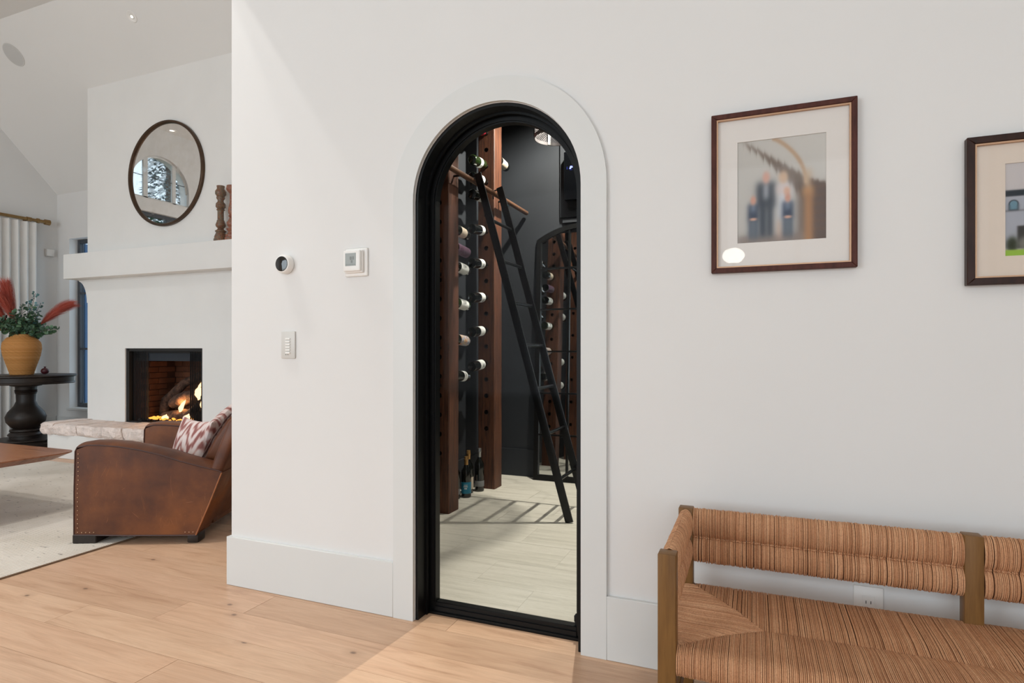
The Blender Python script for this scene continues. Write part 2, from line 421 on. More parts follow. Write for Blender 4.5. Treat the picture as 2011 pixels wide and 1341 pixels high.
floor = S('floor', MB().box(XL, XR, YF, YB, -.06, -.006).box(PXR, .4, 0, YB, -.055, -.0055), M['grout'])
pl = []
rows = []
k = 0
while True:
    y1 = .148 - k * .183; y0 = y1 - .183
    if y1 <= YF: break
    rows.append((y0, y1, k)); k += 1
k = -1
while True:
    y0 = .148 + (-k - 1) * .183; y1 = y0 + .183
    if y0 >= 1.78: break
    rows.append((y0, y1, k)); k -= 1
anchor = {1: -1.98, 2: -2.285, 3: -2.66, 0: -3.3, 4: -1.9}
for (y0, y1, k) in rows:
    xa, xb = XL, (XR if y1 < .05 else PX)
    rr = random.Random(100 + k)
    xs = [anchor.get(k, xa + rr.uniform(.4, 2.2) + 2.2)]
    while xs[0] > xa + .5: xs.insert(0, xs[0] - rr.uniform(1.9, 2.6))
    while xs[-1] < xb - .5: xs.append(xs[-1] + rr.uniform(1.9, 2.6))
    xs = [xa] + [x for x in xs if xa + .3 < x < xb - .3] + [xb]
    pieces = [(a, bb, y0, y1) for a, bb in zip(xs[:-1], xs[1:])]
    if k == 0: pieces += [(PX, -1.12, y0, .0775), (-1.12, XR, y0, .0775)]
    for a, bb, y0, y1 in pieces:
        g = .0006
        dz = rr.uniform(-.0006, 0)
        mb = MB().box(-(bb - a) / 2 + g, (bb - a) / 2 - g, -(y1 - y0) / 2 + g, (y1 - y0) / 2 - g, -.012, dz)
        obj('plank', mb, M['oak'], floor, loc=((a + bb) / 2, (y0 + y1) / 2, 0))

# wine room floor: limestone tiles
tf = S('floor_wine_room', MB().box(PXR, .40, .150, 2.745, -.05, -.004), M['tilegrout'])
k = 0; yy = .150
while yy < 2.745 - .02:
    ye = min(yy + .305, 2.745); xx = PXR - (k % 2) * .305
    while xx < .40:
        xe = min(xx + .61, .40); xs_ = max(xx, PXR)
        if xe - xs_ > .03:
            g = .0004
            obj('tile', MB().box(-(xe - xs_) / 2 + g, (xe - xs_) / 2 - g, -(ye - yy) / 2 + g, (ye - yy) / 2 - g, -.012, R.uniform(-.0006, .0)),
                M['tile'], tf, loc=((xs_ + xe) / 2, (yy + ye) / 2, 0.0))
        xx += .61
    yy = ye; k += 1

def arch_wall(mb, x0, x1, z1, y0, y1, n=32):
    mb.box(x0, AX - AR, y0, y1, 0, z1); mb.box(AX + AR, x1, y0, y1, 0, z1)
    pts = [(AX - AR * math.cos(PI * i / n), AS + AR * math.sin(PI * i / n)) for i in range(n + 1)]
    vs = []; fs = []
    for (x, z) in pts:
        vs += [(x, y0, z), (x, y0, z1), (x, y1, z), (x, y1, z1)]
    for i in range(n):
        a = 4 * i; c = 4 * (i + 1)
        fs += [(a, c, c + 1, a + 1), (a + 2, a + 3, c + 3, c + 2), (a, a + 2, c + 2, c), (a + 1, c + 1, c + 3, a + 3)]
    mb.add(vs, fs); return mb
S('wall_hall', arch_wall(MB(), PX, XR, CZ, 0, .07), M['paint'])
S('wall_wine_front', arch_wall(MB(), PXR, .4, 3.3, .0705, .142), M['winewall'])
# partition: polygon following the sloped ceiling
S('wall_partition', MB().prism([(.0, 0), (YB, 0), (YB, zc(YB)), (YC, CZ), (.0, CZ)], 'x', PX, PX + .064).box(PX + .0, PX + .064, -.0, .07, 0, CZ), M['paint']) if False else \
S('wall_partition', MB().prism([(.0701, 0), (YB, 0), (YB, zc(YB)), (YC, CZ), (.0701, CZ)], 'x', PX, PX + .064), M['paint'])
S('wall_wine_left', MB().box(PX + .065, PXR, .0705, 2.745, 0, 3.3), M['winewall'])
S('wall_wine_back', MB().box(PXR, .4, 2.745, 2.86, 0, 3.3), M['winewall'])
S('wall_wine_right', MB().box(.4, .5, .0705, 2.86, 0, 3.3), M['winewall'])
S('ceiling_wine_room', MB().box(PX + .065, .5, .0705, 2.86, 3.3, 3.36), M['winewall'])
# living room back wall with the tall narrow window left of the fireplace
WX0, WX1, WZ0, WZ1 = -8.25, -7.35, .349, 2.545
zb = zc(YB)
mb = MB().box(XL - .2, WX0, YB, YB + .2, 0, zb + .15).box(WX1, PX + .064, YB, YB + .2, 0, zb + .15)
mb.box(WX0, WX1, YB, YB + .2, 0, WZ0).box(WX0, WX1, YB, YB + .2, WZ1, zb + .15)
S('wall_back', mb, M['paint'])
# left gable wall: arched window high up, wide window below
GY0, GY1, GC, GH = -.62, .34, -.14, .48
GZ0, GZS, GZR = 3.40, 3.62, .47
LY0, LY1, LZ1 = -1.9, 1.3, 3.20
mb = MB()
mb.box(XL - .2, XL, YF, LY0, 0, CZ)
mb.box(XL - .2, XL, LY1, YC, 0, CZ)
mb.prism([(YC, 0), (YB + .2, 0), (YB + .2, zc(YB + .2)), (YC, CZ)], 'x', XL - .2, XL)
mb.box(XL - .2, XL, LY0, LY1, 0, .25)
mb.box(XL - .2, XL, LY0, LY1, LZ1, GZ0)
mb.box(XL - .2, XL, LY0, GY0, GZ0, CZ); mb.box(XL - .2, XL, GY1, LY1, GZ0, CZ)
n = 20; vs = []; fs = []
for i in range(n + 1):
    a = PI * i / n; yv = GC - GH * math.cos(a); zv = GZS + GZR * math.sin(a)
    vs += [(XL, yv, zv), (XL, yv, CZ), (XL - .2, yv, zv), (XL - .2, yv, CZ)]
for i in range(n):
    a = 4 * i; c = 4 * (i + 1)
    fs += [(a, a + 1, c + 1, c), (a + 2, c + 2, c + 3, a + 3), (a, c, c + 2, a + 2)]
mb.add(vs, fs)
S('wall_left', mb, M['paint'])
S('wall_right', MB().box(XR, XR + .15, YF, 0, 0, CZ), M['paint'])
# unseen wall behind the camera; its two openings are added for light
mb = MB()
WA = [(-7.0, -2.2), (-.5, 2.5)]
mb.box(XL, WA[0][0], YF - .15, YF, 0, CZ).box(WA[0][1], WA[1][0], YF - .15, YF, 0, CZ).box(WA[1][1], XR, YF - .15, YF, 0, CZ)
for a, bb in WA: mb.box(a, bb, YF - .15, YF, 0, .3).box(a, bb, YF - .15, YF, 3.5, CZ)
S('wall_front', mb, M['paint'])
S('ceiling', MB().box(XL - .2, XR, YF, YC, CZ, CZ + .1), M['ceil'])
S('ceiling_slope', MB().prism([(YC, CZ), (YB + .2, zc(YB + .2)), (YB + .2, zc(YB + .2) + .12), (YC, CZ + .12)], 'x', XL - .2, PX + .3), M['ceil'])

BB = .226
S('baseboard_hall_left', MB().box(PX - .016, AX - .4465, -.016, 0, 0, BB, .002, 1), M['trim'])
S('baseboard_hall_end', MB().box(PX - .016, PX, 0, YB, 0, BB, .002, 1), M['trim'])
S('baseboard_hall_right', MB().box(AX + .4465, XR, -.016, 0, 0, BB, .002, 1), M['trim'])
S('baseboard_back', MB().box(XL, -6.69, YB - .016, YB - .0005, 0, .23, .002, 1), M['trim'])
S('baseboard_left', MB().box(XL + .0005, XL + .016, YF, YB - .02, 0, .23, .002, 1), M['trim'])
S('baseboard_wine_left', MB().box(PXR + .0005, PXR + .014, .1425, 2.731, 0, .236, .002, 1), M['winewall'])
S('baseboard_wine_back', MB().box(PXR + .014, .4, 2.731, 2.7445, 0, .236, .002, 1), M['winewall'])

def archband(mb, ri, ro, y0, y1, zb0=0.0, n=40, cx=AX, zs=AS):
    P = [(cx - ri, zb0)] + [(cx - ri * math.cos(PI * i / n), zs + ri * math.sin(PI * i / n)) for i in range(n + 1)] + [(cx + ri, zb0)]
    Q = [(cx - ro, zb0)] + [(cx - ro * math.cos(PI * i / n), zs + ro * math.sin(PI * i / n)) for i in range(n + 1)] + [(cx + ro, zb0)]
    vs = []; fs = []
    for p, q in zip(P, Q):
        vs += [(p[0], y0, p[1]), (q[0], y0, q[1]), (p[0], y1, p[1]), (q[0], y1, q[1])]
    for i in range(len(P) - 1):
        a = 4 * i; c = a + 4
        fs += [(a, a + 1, c + 1, c), (a + 2, c + 2, c + 3, a + 3), (a, c, c + 2, a + 2), (a + 1, a + 3, c + 3, c + 1)]
    fs += [(0, 2, 3, 1), tuple(4 * (len(P) - 1) + j for j in (0, 1, 3, 2))]
    mb.add(vs, fs); return mb
S('trim_1', archband(MB(), .3515, .446, -.015, -.0004), M['trim'])
d1 = thing('door_1', loc=(AX, .1, 0), kind='structure')
jb = archband(MB(), .3375, .3498, .003, .142); archband(jb, .329, .338, .060, .072)
wpart('door_jamb', jb, M['blacksteel'], d1)
fr = archband(MB(), .306, .336, .092, .128, .012); archband(fr, .312, .324, .086, .0925, .047)
wpart('door_frame', fr, M['blacksteel'], d1)
br = MB().box(AX - .306, AX + .306, .092, .128, .012, .047, .002, 1).box(AX - .306, AX + .306, .086, .0925, .012, .030)
wpart('bottom_rail', br, M['blacksteel'], d1)
wpart('threshold', MB().box(AX - .337, AX + .337, .078, .146, 0, .0115, .002, 1), M['blacksteel'], d1)
ng = 24
gp = [(AX - .306, .047)] + [(AX - .306 * math.cos(PI * i / ng), AS + .306 * math.sin(PI * i / ng)) for i in range(ng + 1)] + [(AX + .306, .047)]
wpart('glass_pane', MB().add([(x, .110, z) for x, z in gp], [list(range(len(gp)))]), M['doorglass'], d1)
wpart('pivot_hinge', MB().box(AX + .293, AX + .308, .100, .124, .060, .085, .002, 1).box(AX + .296, AX + .306, .102, .122, .046, .062), M['iron'], d1)

# window 1 (behind, left of the fireplace)
w1o = thing('window_1', loc=((WX0 + WX1) / 2, YB + .1, WZ0), kind='structure')
mb = MB()
for (a, bb, c, d) in [(WX0, WX0 + .05, WZ0, WZ1), (WX1 - .05, WX1, WZ0, WZ1), (WX0 + .05, WX1 - .05, WZ0, WZ0 + .05), (WX0 + .05, WX1 - .05, WZ1 - .05, WZ1)]:
    mb.box(a, bb, YB + .10, YB + .15, c, d, .003, 1)
wpart('window_frame', mb, M['slate'], w1o)
wpart('dusk_reveal', MB().box(WX0 + .05, WX0 + .075, YB + .151, YB + .33, WZ0 + .05, WZ1 - .05).box(WX1 - .075, WX1 - .05, YB + .151, YB + .33, WZ0 + .05, WZ1 - .05), M['duskblue'], w1o)  # lining added to carry the dusk blue in its colour
wpart('glazing_bar', MB().box(WX0 + .05, WX1 - .05, YB + .105, YB + .135, 1.10, 1.125), M['slate'], w1o)
wpart('glazing_bar', MB().box(WX0 + .05, WX1 - .05, YB + .105, YB + .135, 1.83, 1.855), M['slate'], w1o)
wpart('pane', MB().add([(WX0 + .05, YB + .12, WZ0 + .05), (WX1 - .05, YB + .12, WZ0 + .05), (WX1 - .05, YB + .12, WZ1 - .05), (WX0 + .05, YB + .12, WZ1 - .05)], [(0, 1, 2, 3)]), M['winglass'], w1o)
wpart('window_sill', MB().box(WX0 - .02, WX1 + .02, YB - .03, YB + .099, WZ0 - .03, WZ0 - .0005, .003, 1), M['trim'], w1o)
# window 2: arched gable window with two mullions
w2o = thing('window_2', loc=(XL - .1, GC, GZ0), kind='structure')
mb = MB()
for yv, wd, zt_ in ((-.380, .06, 4.02), (.098, .07, 4.02)):
    mb.box(XL - .07, XL - .035, yv - wd / 2, yv + wd / 2, GZ0, zt_)
mb.box(XL - .07, XL - .035, GY0, GY1, GZ0, GZ0 + .025)
pts = [(XL - .05, GC - (GH - .012) * math.cos(PI * i / 24), GZS + (GZR - .012) * math.sin(PI * i / 24)) for i in range(25)]
mb.tube(pts, .016, 8)
wpart('window_frame', mb, M['trim'], w2o)
wpart('glazing_bar', MB().box(XL - .06, XL - .045, GY0, GY1, 3.735, 3.743), M['slate'], w2o)
wpart('pane', MB().add([(XL - .055, GC - GH * math.cos(PI * i / 24), GZS + GZR * math.sin(PI * i / 24)) for i in range(25)] + [(XL - .055, GY1, GZ0), (XL - .055, GY0, GZ0)], [list(range(27))]), M['winglass'], w2o)
# window 3: wide window under it
w3o = thing('window_3', loc=(XL - .1, (LY0 + LY1) / 2, .25), kind='structure')
mb = MB().box(XL - .14, XL - .06, LY0, LY1, .25, .31).box(XL - .14, XL - .06, LY0, LY1, LZ1 - .06, LZ1)
for i in range(5):
    yv = LY0 + .03 + (LY1 - LY0 - .06) * i / 4; mb.box(XL - .14, XL - .06, yv - .03, yv + .03, .31, LZ1 - .06)
wpart('window_frame', mb, M['slate'], w3o)
wpart('pane', MB().add([(XL - .1, LY0, .25), (XL - .1, LY1, .25), (XL - .1, LY1, LZ1), (XL - .1, LY0, LZ1)], [(0, 1, 2, 3)]), M['winglass'], w3o)
for q, (a, bb) in enumerate(WA):
    wq = thing('window_%d' % (4 + q), loc=((a + bb) / 2, YF - .08, .3), kind='structure')  # assumed windows, unseen, added around the rear fill lights
    mb = MB().box(a, bb, YF - .1, YF - .05, .3, .36).box(a, bb, YF - .1, YF - .05, 3.44, 3.5)
    nn = 4 if q == 0 else 3
    for i in range(nn + 1):
        xv = a + .03 + (bb - a - .06) * i / nn; mb.box(xv - .03, xv + .03, YF - .1, YF - .05, .36, 3.44)
    wpart('window_frame', mb, M['slate'], wq)

# ---------------------------------------------------------------- fireplace
BX0, BX1, BY = -6.69, -4.30, 2.14
FX0, FX1, FZ0, FZ1 = -6.094, -4.986, .343, 1.116
fp = thing('fireplace', 'white plastered chimney breast with mantel beam, firebox and raised stone hearth', 'fireplace', ((BX0 + BX1) / 2, BY, 0))
mb = MB()
def slab(a, bb, z0):   # full height slab with sloped top
    vs = [(a, BY, z0), (bb, BY, z0), (bb, YB, z0), (a, YB, z0), (a, BY, zc(BY)), (bb, BY, zc(BY)), (bb, YB, zc(YB)), (a, YB, zc(YB))]
    mb.add(vs, [(0, 1, 5, 4), (1, 2, 6, 5), (2, 3, 7, 6), (3, 0, 4, 7), (4, 5, 6, 7), (3, 2, 1, 0)])
slab(BX0, FX0, 0); slab(FX1, BX1, 0); slab(FX0, FX1, FZ1)
mb.box(FX0, FX1, BY, YB, 0, .335)
wpart('chimney_breast', mb, M['plaster'], fp)
MX0, MX1, MY = -6.85, -4.14, 1.99
wpart('mantel', MB().box(MX0, MX1, MY, BY - .0005, 1.858, 2.12, .004, 2).box(MX0, BX0 - .0005, BY - .01, BY + .45, 1.858, 2.12, .004, 2).box(BX1 + .0005, MX1, BY - .01, BY + .45, 1.858, 2.12, .004, 2), M['plaster'], fp)
# corbel coves at both ends of the mantel (curve in the x-z plane) 
for sgn, xe in ((-1, BX0), (1, BX1)):
    pts = [(xe, 1.8575), (xe + sgn * .155, 1.8575)] + [(xe + sgn * (.012 + .143 * (1 - math.sin(a))), 1.8575 - .012 - .235 * (1 - math.cos(a))) for a in [PI / 2 * i / 10 for i in range(1, 11)]] + [(xe, 1.8575 - .247)]
    wpart('corbel', MB().prism(pts, 'y', BY, BY + .45), M['plaster'], fp)
wpart('hearth_base', MB().box(-6.72, -4.05, 1.76, BY - .0005, 0, .24, .004, 1), M['plaster'], fp)
# hearth stones: rough chiselled blocks
edges = [-6.80, -6.605, -6.253, -5.836, -5.578, -5.27, -4.9, -4.5, -4.05]
for i in range(len(edges) - 1):
    a, bb = edges[i] + .004, edges[i + 1] - .004
    bm = bmesh.new(); bmesh.ops.create_cube(bm, size=1)
    bmesh.ops.subdivide_edges(bm, edges=bm.edges[:], cuts=6, use_grid_fill=True)
    rr = random.Random(i + 40); fy = 1.735 + rr.uniform(-.02, .015); zt = .352 + rr.uniform(-.006, .006); zz = .241 - rr.uniform(0, .0)
    for v in bm.verts:
        p = Vector((a + (v.co.x + .5) * (bb - a), fy + (v.co.y + .5) * (BY - .001 - fy), zz + (v.co.z + .5) * (zt - zz)))
        f = (BY - .001 - p.y) / (BY - fy)
        nn = noise.noise_vector(p * 11 + Vector((i * 3.1, 0, 0))) * .5 + noise.noise_vector(p * 30) * .3
        if v.co.y < -.49: p.y += nn.y * .06 + .02 * abs(v.co.x * 2) ** 6 + .02 * abs(v.co.z * 2) ** 4
        if v.co.z > .49: p.z += nn.z * .006
        if v.co.z < -.4 and v.co.y < -.3: p.z = max(.205, p.z - abs(nn.x) * .02)
        if i == 0 and v.co.x < -.49: p.x += nn.x * .03 + .015 * abs(v.co.z * 2) ** 3
        v.co = p
    m_ = MB(); m_.frombm(bm, True)
    wpart('hearth_stone', m_, M['stone'], fp)
# firebox: brick lining
mb = MB().box(FX0 - .0, FX1 + .0, 2.72, 2.75, .30, FZ1).box(FX0 + .02, FX1 - .02, BY + .06, 2.72, FZ1 - .05, FZ1 - .01).box(FX0 + .001, FX0 + .02, BY + .06, 2.72, .30, FZ1 - .01).box(FX1 - .02, FX1 - .001, BY + .06, 2.72, .30, FZ1 - .01)
wpart('firebox_shell', mb, M['soot'], fp)
wpart('mortar_bed', MB().box(FX0 + .02, FX1 - .02, 2.7005, 2.7195, .350, FZ1 - .05).box(FX0 + .0205, FX0 + .030, BY + .08, 2.70, .350, FZ1 - .05).box(FX1 - .030, FX1 - .0205, BY + .08, 2.70, .350, FZ1 - .05), M['mortar'], fp)
wpart('firebox_floor', MB().box(FX0, FX1, BY + .002, 2.72, .336, .349), M['soot'], fp)
bk = mesh_of('brick', MB().box(-.098, .098, -.012, .012, -.028, .028, .004, 1), M['firebrick'])
bks = mesh_of('brick', MB().box(-.012, .012, -.098, .098, -.028, .028, .004, 1), M['firebrick'])
def put(me, name, parent, loc, rot=(0, 0, 0)):
    o = bpy.data.objects.new(name, me); C.objects.link(o); o.parent = parent
    l = parent.location; o.location = (loc[0] - l.x, loc[1] - l.y, loc[2] - l.z); o.rotation_euler = rot; return o
for r_ in range(11):
    z = .385 + r_ * .0625
    for c_ in range(6):
        x = FX0 + .045 + c_ * .203 - (r_ % 2) * .1 + .1
        if FX0 - .06 < x < FX1 + .06: put(bk, 'brick', fp, (x, 2.706 + R.uniform(-.002, .002), z))
    for c_ in range(3):
        yb_ = 2.59 - c_ * .203 - (r_ % 2) * .1
        if yb_ > BY + .16:
            put(bks, 'brick', fp, (FX0 + .033, yb_, z)); put(bks, 'brick', fp, (FX1 - .033, yb_, z))
# black surround, hood and mesh curtains
mb = MB().box(FX0 + .002, FX0 + .045, BY + .012, BY + .055, .349, FZ1 - .002).box(FX1 - .03, FX1 - .002, BY + .012, BY + .055, .349, FZ1 - .002).box(FX0 + .03, FX1 - .03, BY + .012, BY + .055, FZ1 - .03, FZ1 - .002).box(FX0 + .03, FX1 - .03, BY + .012, BY + .055, .349, .358)
wpart('surround', mb, M['soot'], fp)
wpart('hood', MB().box(FX0 + .03, FX1 - .03, BY + .07, BY + .09, FZ1 - .13, FZ1 - .03), M['darkmetal'], fp)
for (a, bb) in ((FX0 + .032, FX0 + .26), (FX1 - .25, FX1 - .032)):
    vs = []; fs = []; n = 110
    for i in range(n + 1):
        x = a + (bb - a) * i / n; yv = BY + .066 + .012 * math.sin(i * .52)
        vs += [(x, yv, .36), (x, yv, FZ1 - .035)]
    for i in range(0, n):
        if i % 3: fs.append((2 * i, 2 * i + 2, 2 * i + 3, 2 * i + 1))
    wpart('mesh_curtain', MB().add(vs, fs, True), M['soot'], fp)

def gnarly(path, rads, seed, amp=.25, n=14, sub=6):
    P = [Vector(p) for p in path]; pts = []; rr = []
    for i in range(len(P) - 1):
        for k in range(sub):
            t = k / sub; pts.append(P[i].lerp(P[i + 1], t)); rr.append(rads[i] * (1 - t) + rads[i + 1] * t)
    pts.append(P[-1]); rr.append(rads[-1])
    mb = MB().tube(pts, rr, n)
    out = []
    for v in mb.v:
        q = Vector(v); nn = noise.noise_vector(q * 9 + Vector((seed, 0, 0))) + noise.noise_vector(q * 34) * .8
        out.append(tuple(q + nn * rads[0] * amp))
    mb.v = out; return mb
lg = thing('gas_log_set', 'curved charred logs over burning embers inside the brick firebox', 'logs', (-5.35, 2.42, .349))
wpart('log', gnarly([(-5.90, 2.42, .37), (-5.86, 2.44, .56), (-5.62, 2.45, .74), (-5.3, 2.46, .86), (-5.05, 2.46, 1.0)], [.042, .05, .045, .04, .026], 3), M['log'], lg)
wpart('log', gnarly([(-5.64, 2.34, .54), (-5.45, 2.33, .60), (-5.2, 2.34, .66), (-5.03, 2.36, .74)], [.055, .07, .06, .04], 9), M['log'], lg)
wpart('log', gnarly([(-5.72, 2.30, .40), (-5.4, 2.29, .43), (-5.06, 2.31, .42)], [.05, .06, .045], 15), M['log'], lg)
wpart('log', gnarly([(-5.30, 2.26, .44), (-5.15, 2.25, .56), (-5.02, 2.27, .66)], [.04, .04, .03], 22), M['log'], lg)
mb = MB()
for i in range(170):
    mb.ball((R.uniform(-5.98, -5.04), R.uniform(2.2, 2.5), .356 + R.uniform(0, .02)), R.uniform(.01, .022), 4, (1, 1, .8))
wpart('cinders', mb, M['ember'], lg, kind='stuff')
mb = MB()
for i in range(70):
    mb.ball((R.uniform(-5.86, -5.25), R.uniform(2.21, 2.28), .378 + R.uniform(0, .025)), R.uniform(.006, .018), 4, (1.5, 1, .7))
wpart('glowing_coals', mb, M['glow'], lg, kind='stuff')
def flame(x, y, z, h, w, lean):
    prof = []; mb = MB()
    for i in range(12):
        t = i / 11; prof.append((max(.0005, w * math.sin(PI * min(1, t * .85 + .12)) ** 1.3 * (1 - t) ** .35), t * h))
    mb.lathe(prof, 10, (0, 0, 0))
    mb.v = [(vx + lean * (max(0, vz) / h) ** 1.5 + x + noise.noise(Vector((vx * 40, x * 9, vz * 26))) * w * .6, vy * .5 + y, vz + z) for vx, vy, vz in mb.v]
    return mb
for k_, a in enumerate([(-5.40, 2.22, .47, .13, .042, .10), (-5.11, 2.20, .60, .20, .05, .04), (-5.06, 2.20, .50, .16, .035, .05), (-5.3, 2.22, .39, .07, .05, .02), (-5.62, 2.23, .38, .06, .05, .02), (-5.08, 2.42, .92, .24, .03, .08)]):
    wpart('flame', flame(*a), M['flame'], lg)

# ---------------------------------------------------------------- round mirror on the breast
CM = (-5.477, 2.14, 2.874); RM = .53
mr = thing('round_mirror', 'large round mirror in a thin bronze rim hanging above the mantel', 'mirror', CM)
RX = Matrix.Rotation(PI / 2, 4, 'X')
prof = [(RM - .028, .002), (RM - .028, .026), (RM - .022, .034), (RM - .006, .034), (RM, .028), (RM, .002), (RM - .028, .002)]
obj('rim', MB().lathe(prof, 96, M=RX, cap=False), M['bronze'], mr)
obj('mirror_glass', MB().lathe([(.0001, .012), (RM - .027, .012)], 96, M=RX, cap=False), M['mirror'], mr)

def candlestick(name, x, y, mat, H, prof, label):
    mb = MB().lathe([(r, z * H) for r, z in prof], 24)
    return obj(name, mb, mat, label=label, cat='candlestick', loc=(x, y, 2.1205), group='candlesticks on the mantel')
p1 = [(.062, 0), (.062, .04), (.055, .06), (.056, .09), (.040, .16), (.048, .175), (.050, .19), (.034, .21), (.026, .235), (.042, .27), (.046, .30), (.034, .36), (.034, .375), (.028, .39), (.028, .55), (.038, .57), (.030, .59), (.044, .62), (.042, .68), (.028, .71), (.026, .74), (.036, .77), (.038, .79), (.034, .81), (.048, .85), (.048, .90), (.032, .95), (.036, 1.0), (.026, 1.0), (.02, .97), (.0005, .97)]
p2 = [(.066, 0), (.066, .05), (.058, .07), (.060, .10), (.042, .12), (.034, .17), (.05, .2), (.052, .215), (.034, .225), (.032, .25), (.046, .28), (.048, .33), (.034, .37), (.024, .42), (.036, .45), (.024, .465), (.034, .50), (.038, .55), (.022, .70), (.022, .86), (.03, .87), (.05, .92), (.052, .95), (.048, 1.0), (.0005, 1.0)]
candlestick('candlestick', -4.655, 2.06, M['candle'], .525, p1, 'carved wooden candlestick with green and brown paint, left one on the mantel')
candlestick('candlestick', -4.520, 2.07, M['candle2'], .515, p2, 'reddish turned candlestick partly hidden by the wall, right one on the mantel')

# ceiling fittings on the slope
nrm = Vector((0, -SL, -1)).normalized()       # slope normal (pointing into the room): ceiling z falls with y
def on_slope(px, py):
    rx, rz = px - 1005.5, 1167.0
    w_ = rx * .926 + rz * -.376; n_ = rx * .376 + rz * .926
    u = w_ / n_; k_ = (686 - py) / n_
    P = (3.14 + SL * 5.0 - 1.105) / (k_ + SL)
    return Vector((u * P, P - 2.1, 1.105 + k_ * P))
rotq = nrm.to_track_quat('Z', 'Y').to_matrix().to_4x4()
def slopefit(name, px, py, label, cat):
    p = on_slope(px, py); t = thing(name, label, cat, p); t.rotation_euler = rotq.to_euler(); return t
dlx = slopefit('recessed_downlight', 259, 33, 'small round recessed downlight in the sloped ceiling', 'downlight')
obj('trim_ring', MB().lathe([(.026, .0), (.030, .004), (.050, .006), (.055, .001)], 32, cap=False), M['plastic'], dlx)
obj('baffle', MB().lathe([(.0005, .001), (.018, .0012), (.026, .0)], 32, cap=False), M['plastic_g'], dlx)
obj('lamp', MB().ball((0, 0, .002), .013, 8, (1, 1, .6)), M['downlamp'], dlx)
spk = slopefit('ceiling_speaker', 27, 108, 'round grey ceiling speaker grille in the sloped ceiling', 'speaker')
obj('grille', MB().lathe([(.0005, .005), (.105, .005), (.112, .004)], 48, cap=False), M['speaker'], spk)
obj('rim', MB().lathe([(.112, .004), (.118, .0045), (.120, .001)], 48, cap=False), M['plastic_g'], spk)
# trims of the flat-ceiling downlights
for (x, y, where) in [(-3.27, -.42, 'beside the hall wall end'), (-2.87, -.40, 'nearest the arch side of the hall wall'), (-8.38, -.22, 'close to the left wall'), (-5.6, -1.2, 'over the coffee table'), (-7.0, -1.2, 'over the left part of the living room'),
                      (-5.6, -3.6, 'near the rear left windows'), (-7.0, -3.6, 'in the rear left corner'), (-1.0, -3.4, 'behind the viewpoint, left'), (1.0, -2.2, 'above the bench side of the hall'), (1.0, -4.4, 'near the rear right window')]:
    t = thing('recessed_downlight', 'round downlight in the flat white ceiling ' + where, 'downlight', (x, y, CZ), group='flat ceiling downlights')
    obj('trim_ring', MB().lathe([(.050, -.002), (.058, -.005), (.075, -.004), (.078, -.0005)], 32, cap=False), M['plastic'], t)
    obj('lamp', MB().lathe([(.0005, -.0012), (.034, -.0012)], 24, cap=False), M['downlamp'], t)
for (x, y, where) in [(-1.08, 2.10, 'behind the pendant'), (-.35, .75, 'near the door'), (-.2, 2.2, 'in the far right corner')]:
    t = thing('recessed_downlight', 'round downlight in the dark wine room ceiling ' + where, 'downlight', (x, y, 3.3), group='wine room downlights')
    obj('trim_ring', MB().lathe([(.040, -.002), (.046, -.005), (.060, -.004), (.062, -.0005)], 32, cap=False), M['darkmetal'], t)
    obj('lamp', MB().lathe([(.0005, -.0012), (.040, -.0012)], 24, cap=False), M['downlamp'], t)

# ---------------------------------------------------------------- curtain on the left wall
cx = XL + .10
cu = thing('curtain', 'white full-length ripple-fold curtain hanging beside the left wall window', 'curtain', (cx, 1.9, .02))
vs = []; fs = []; n = 220; rows_ = 14; ya, ye = 1.30, 2.60
for j in range(rows_ + 1):
    z = .02 + (2.70 - .02) * j / rows_
    for i in range(n + 1):
        t = i / n; yv = ya + (ye - ya) * t; ph = t * 13.5 * 2 * PI
        amp = .038 * (1 - .15 * (j / rows_))
        vs.append((cx + amp * math.sin(ph) + .004 * math.sin(j * .5 + i * .06), yv + .018 * math.sin(ph * 2), z))
for j in range(rows_):
    for i in range(n): a = j * (n + 1) + i; fs.append((a, a + 1, a + n + 2, a + n + 1))
wpart('cloth', MB().add(vs, fs, True), M['cloth_w'], cu)
rod = thing('curtain_rod', 'brass curtain rod with turned end above the white curtain', 'curtain rod', (cx, 2.0, 2.735))
wpart('rod', MB().tube([(cx, -.5, 2.735), (cx, 2.62, 2.735)], .020, 14), M['brass'], rod)
Mf = Matrix.Rotation(-PI / 2, 4, 'X')
wpart('finial', MB().lathe([(.020, 0), (.03, .005), (.03, .03), (.022, .035), (.022, .09), (.034, .095), (.036, .15), (.030, .155)], 20, (cx, 2.60, 2.735), Mf), M['brass'], rod)
wpart('bracket', MB().box(XL + .0005, cx, 2.50, 2.53, 2.715, 2.755, .004, 1).tube([(cx, 2.49, 2.735), (cx, 2.54, 2.735)], .027, 14), M['brass'], rod)
sn = thing('wall_sensor', 'small square white sensor box high on the left wall near the corner', 'sensor', (XL, 2.80, 2.36))
obj('housing', MB().box(.0005, .045, -.045, .045, -.045, .045, .008, 2), M['plastic'], sn)
obj('back_plate', MB().box(.0002, .006, -.05, .05, -.05, .05, .002, 1), M['plastic_g'], sn)

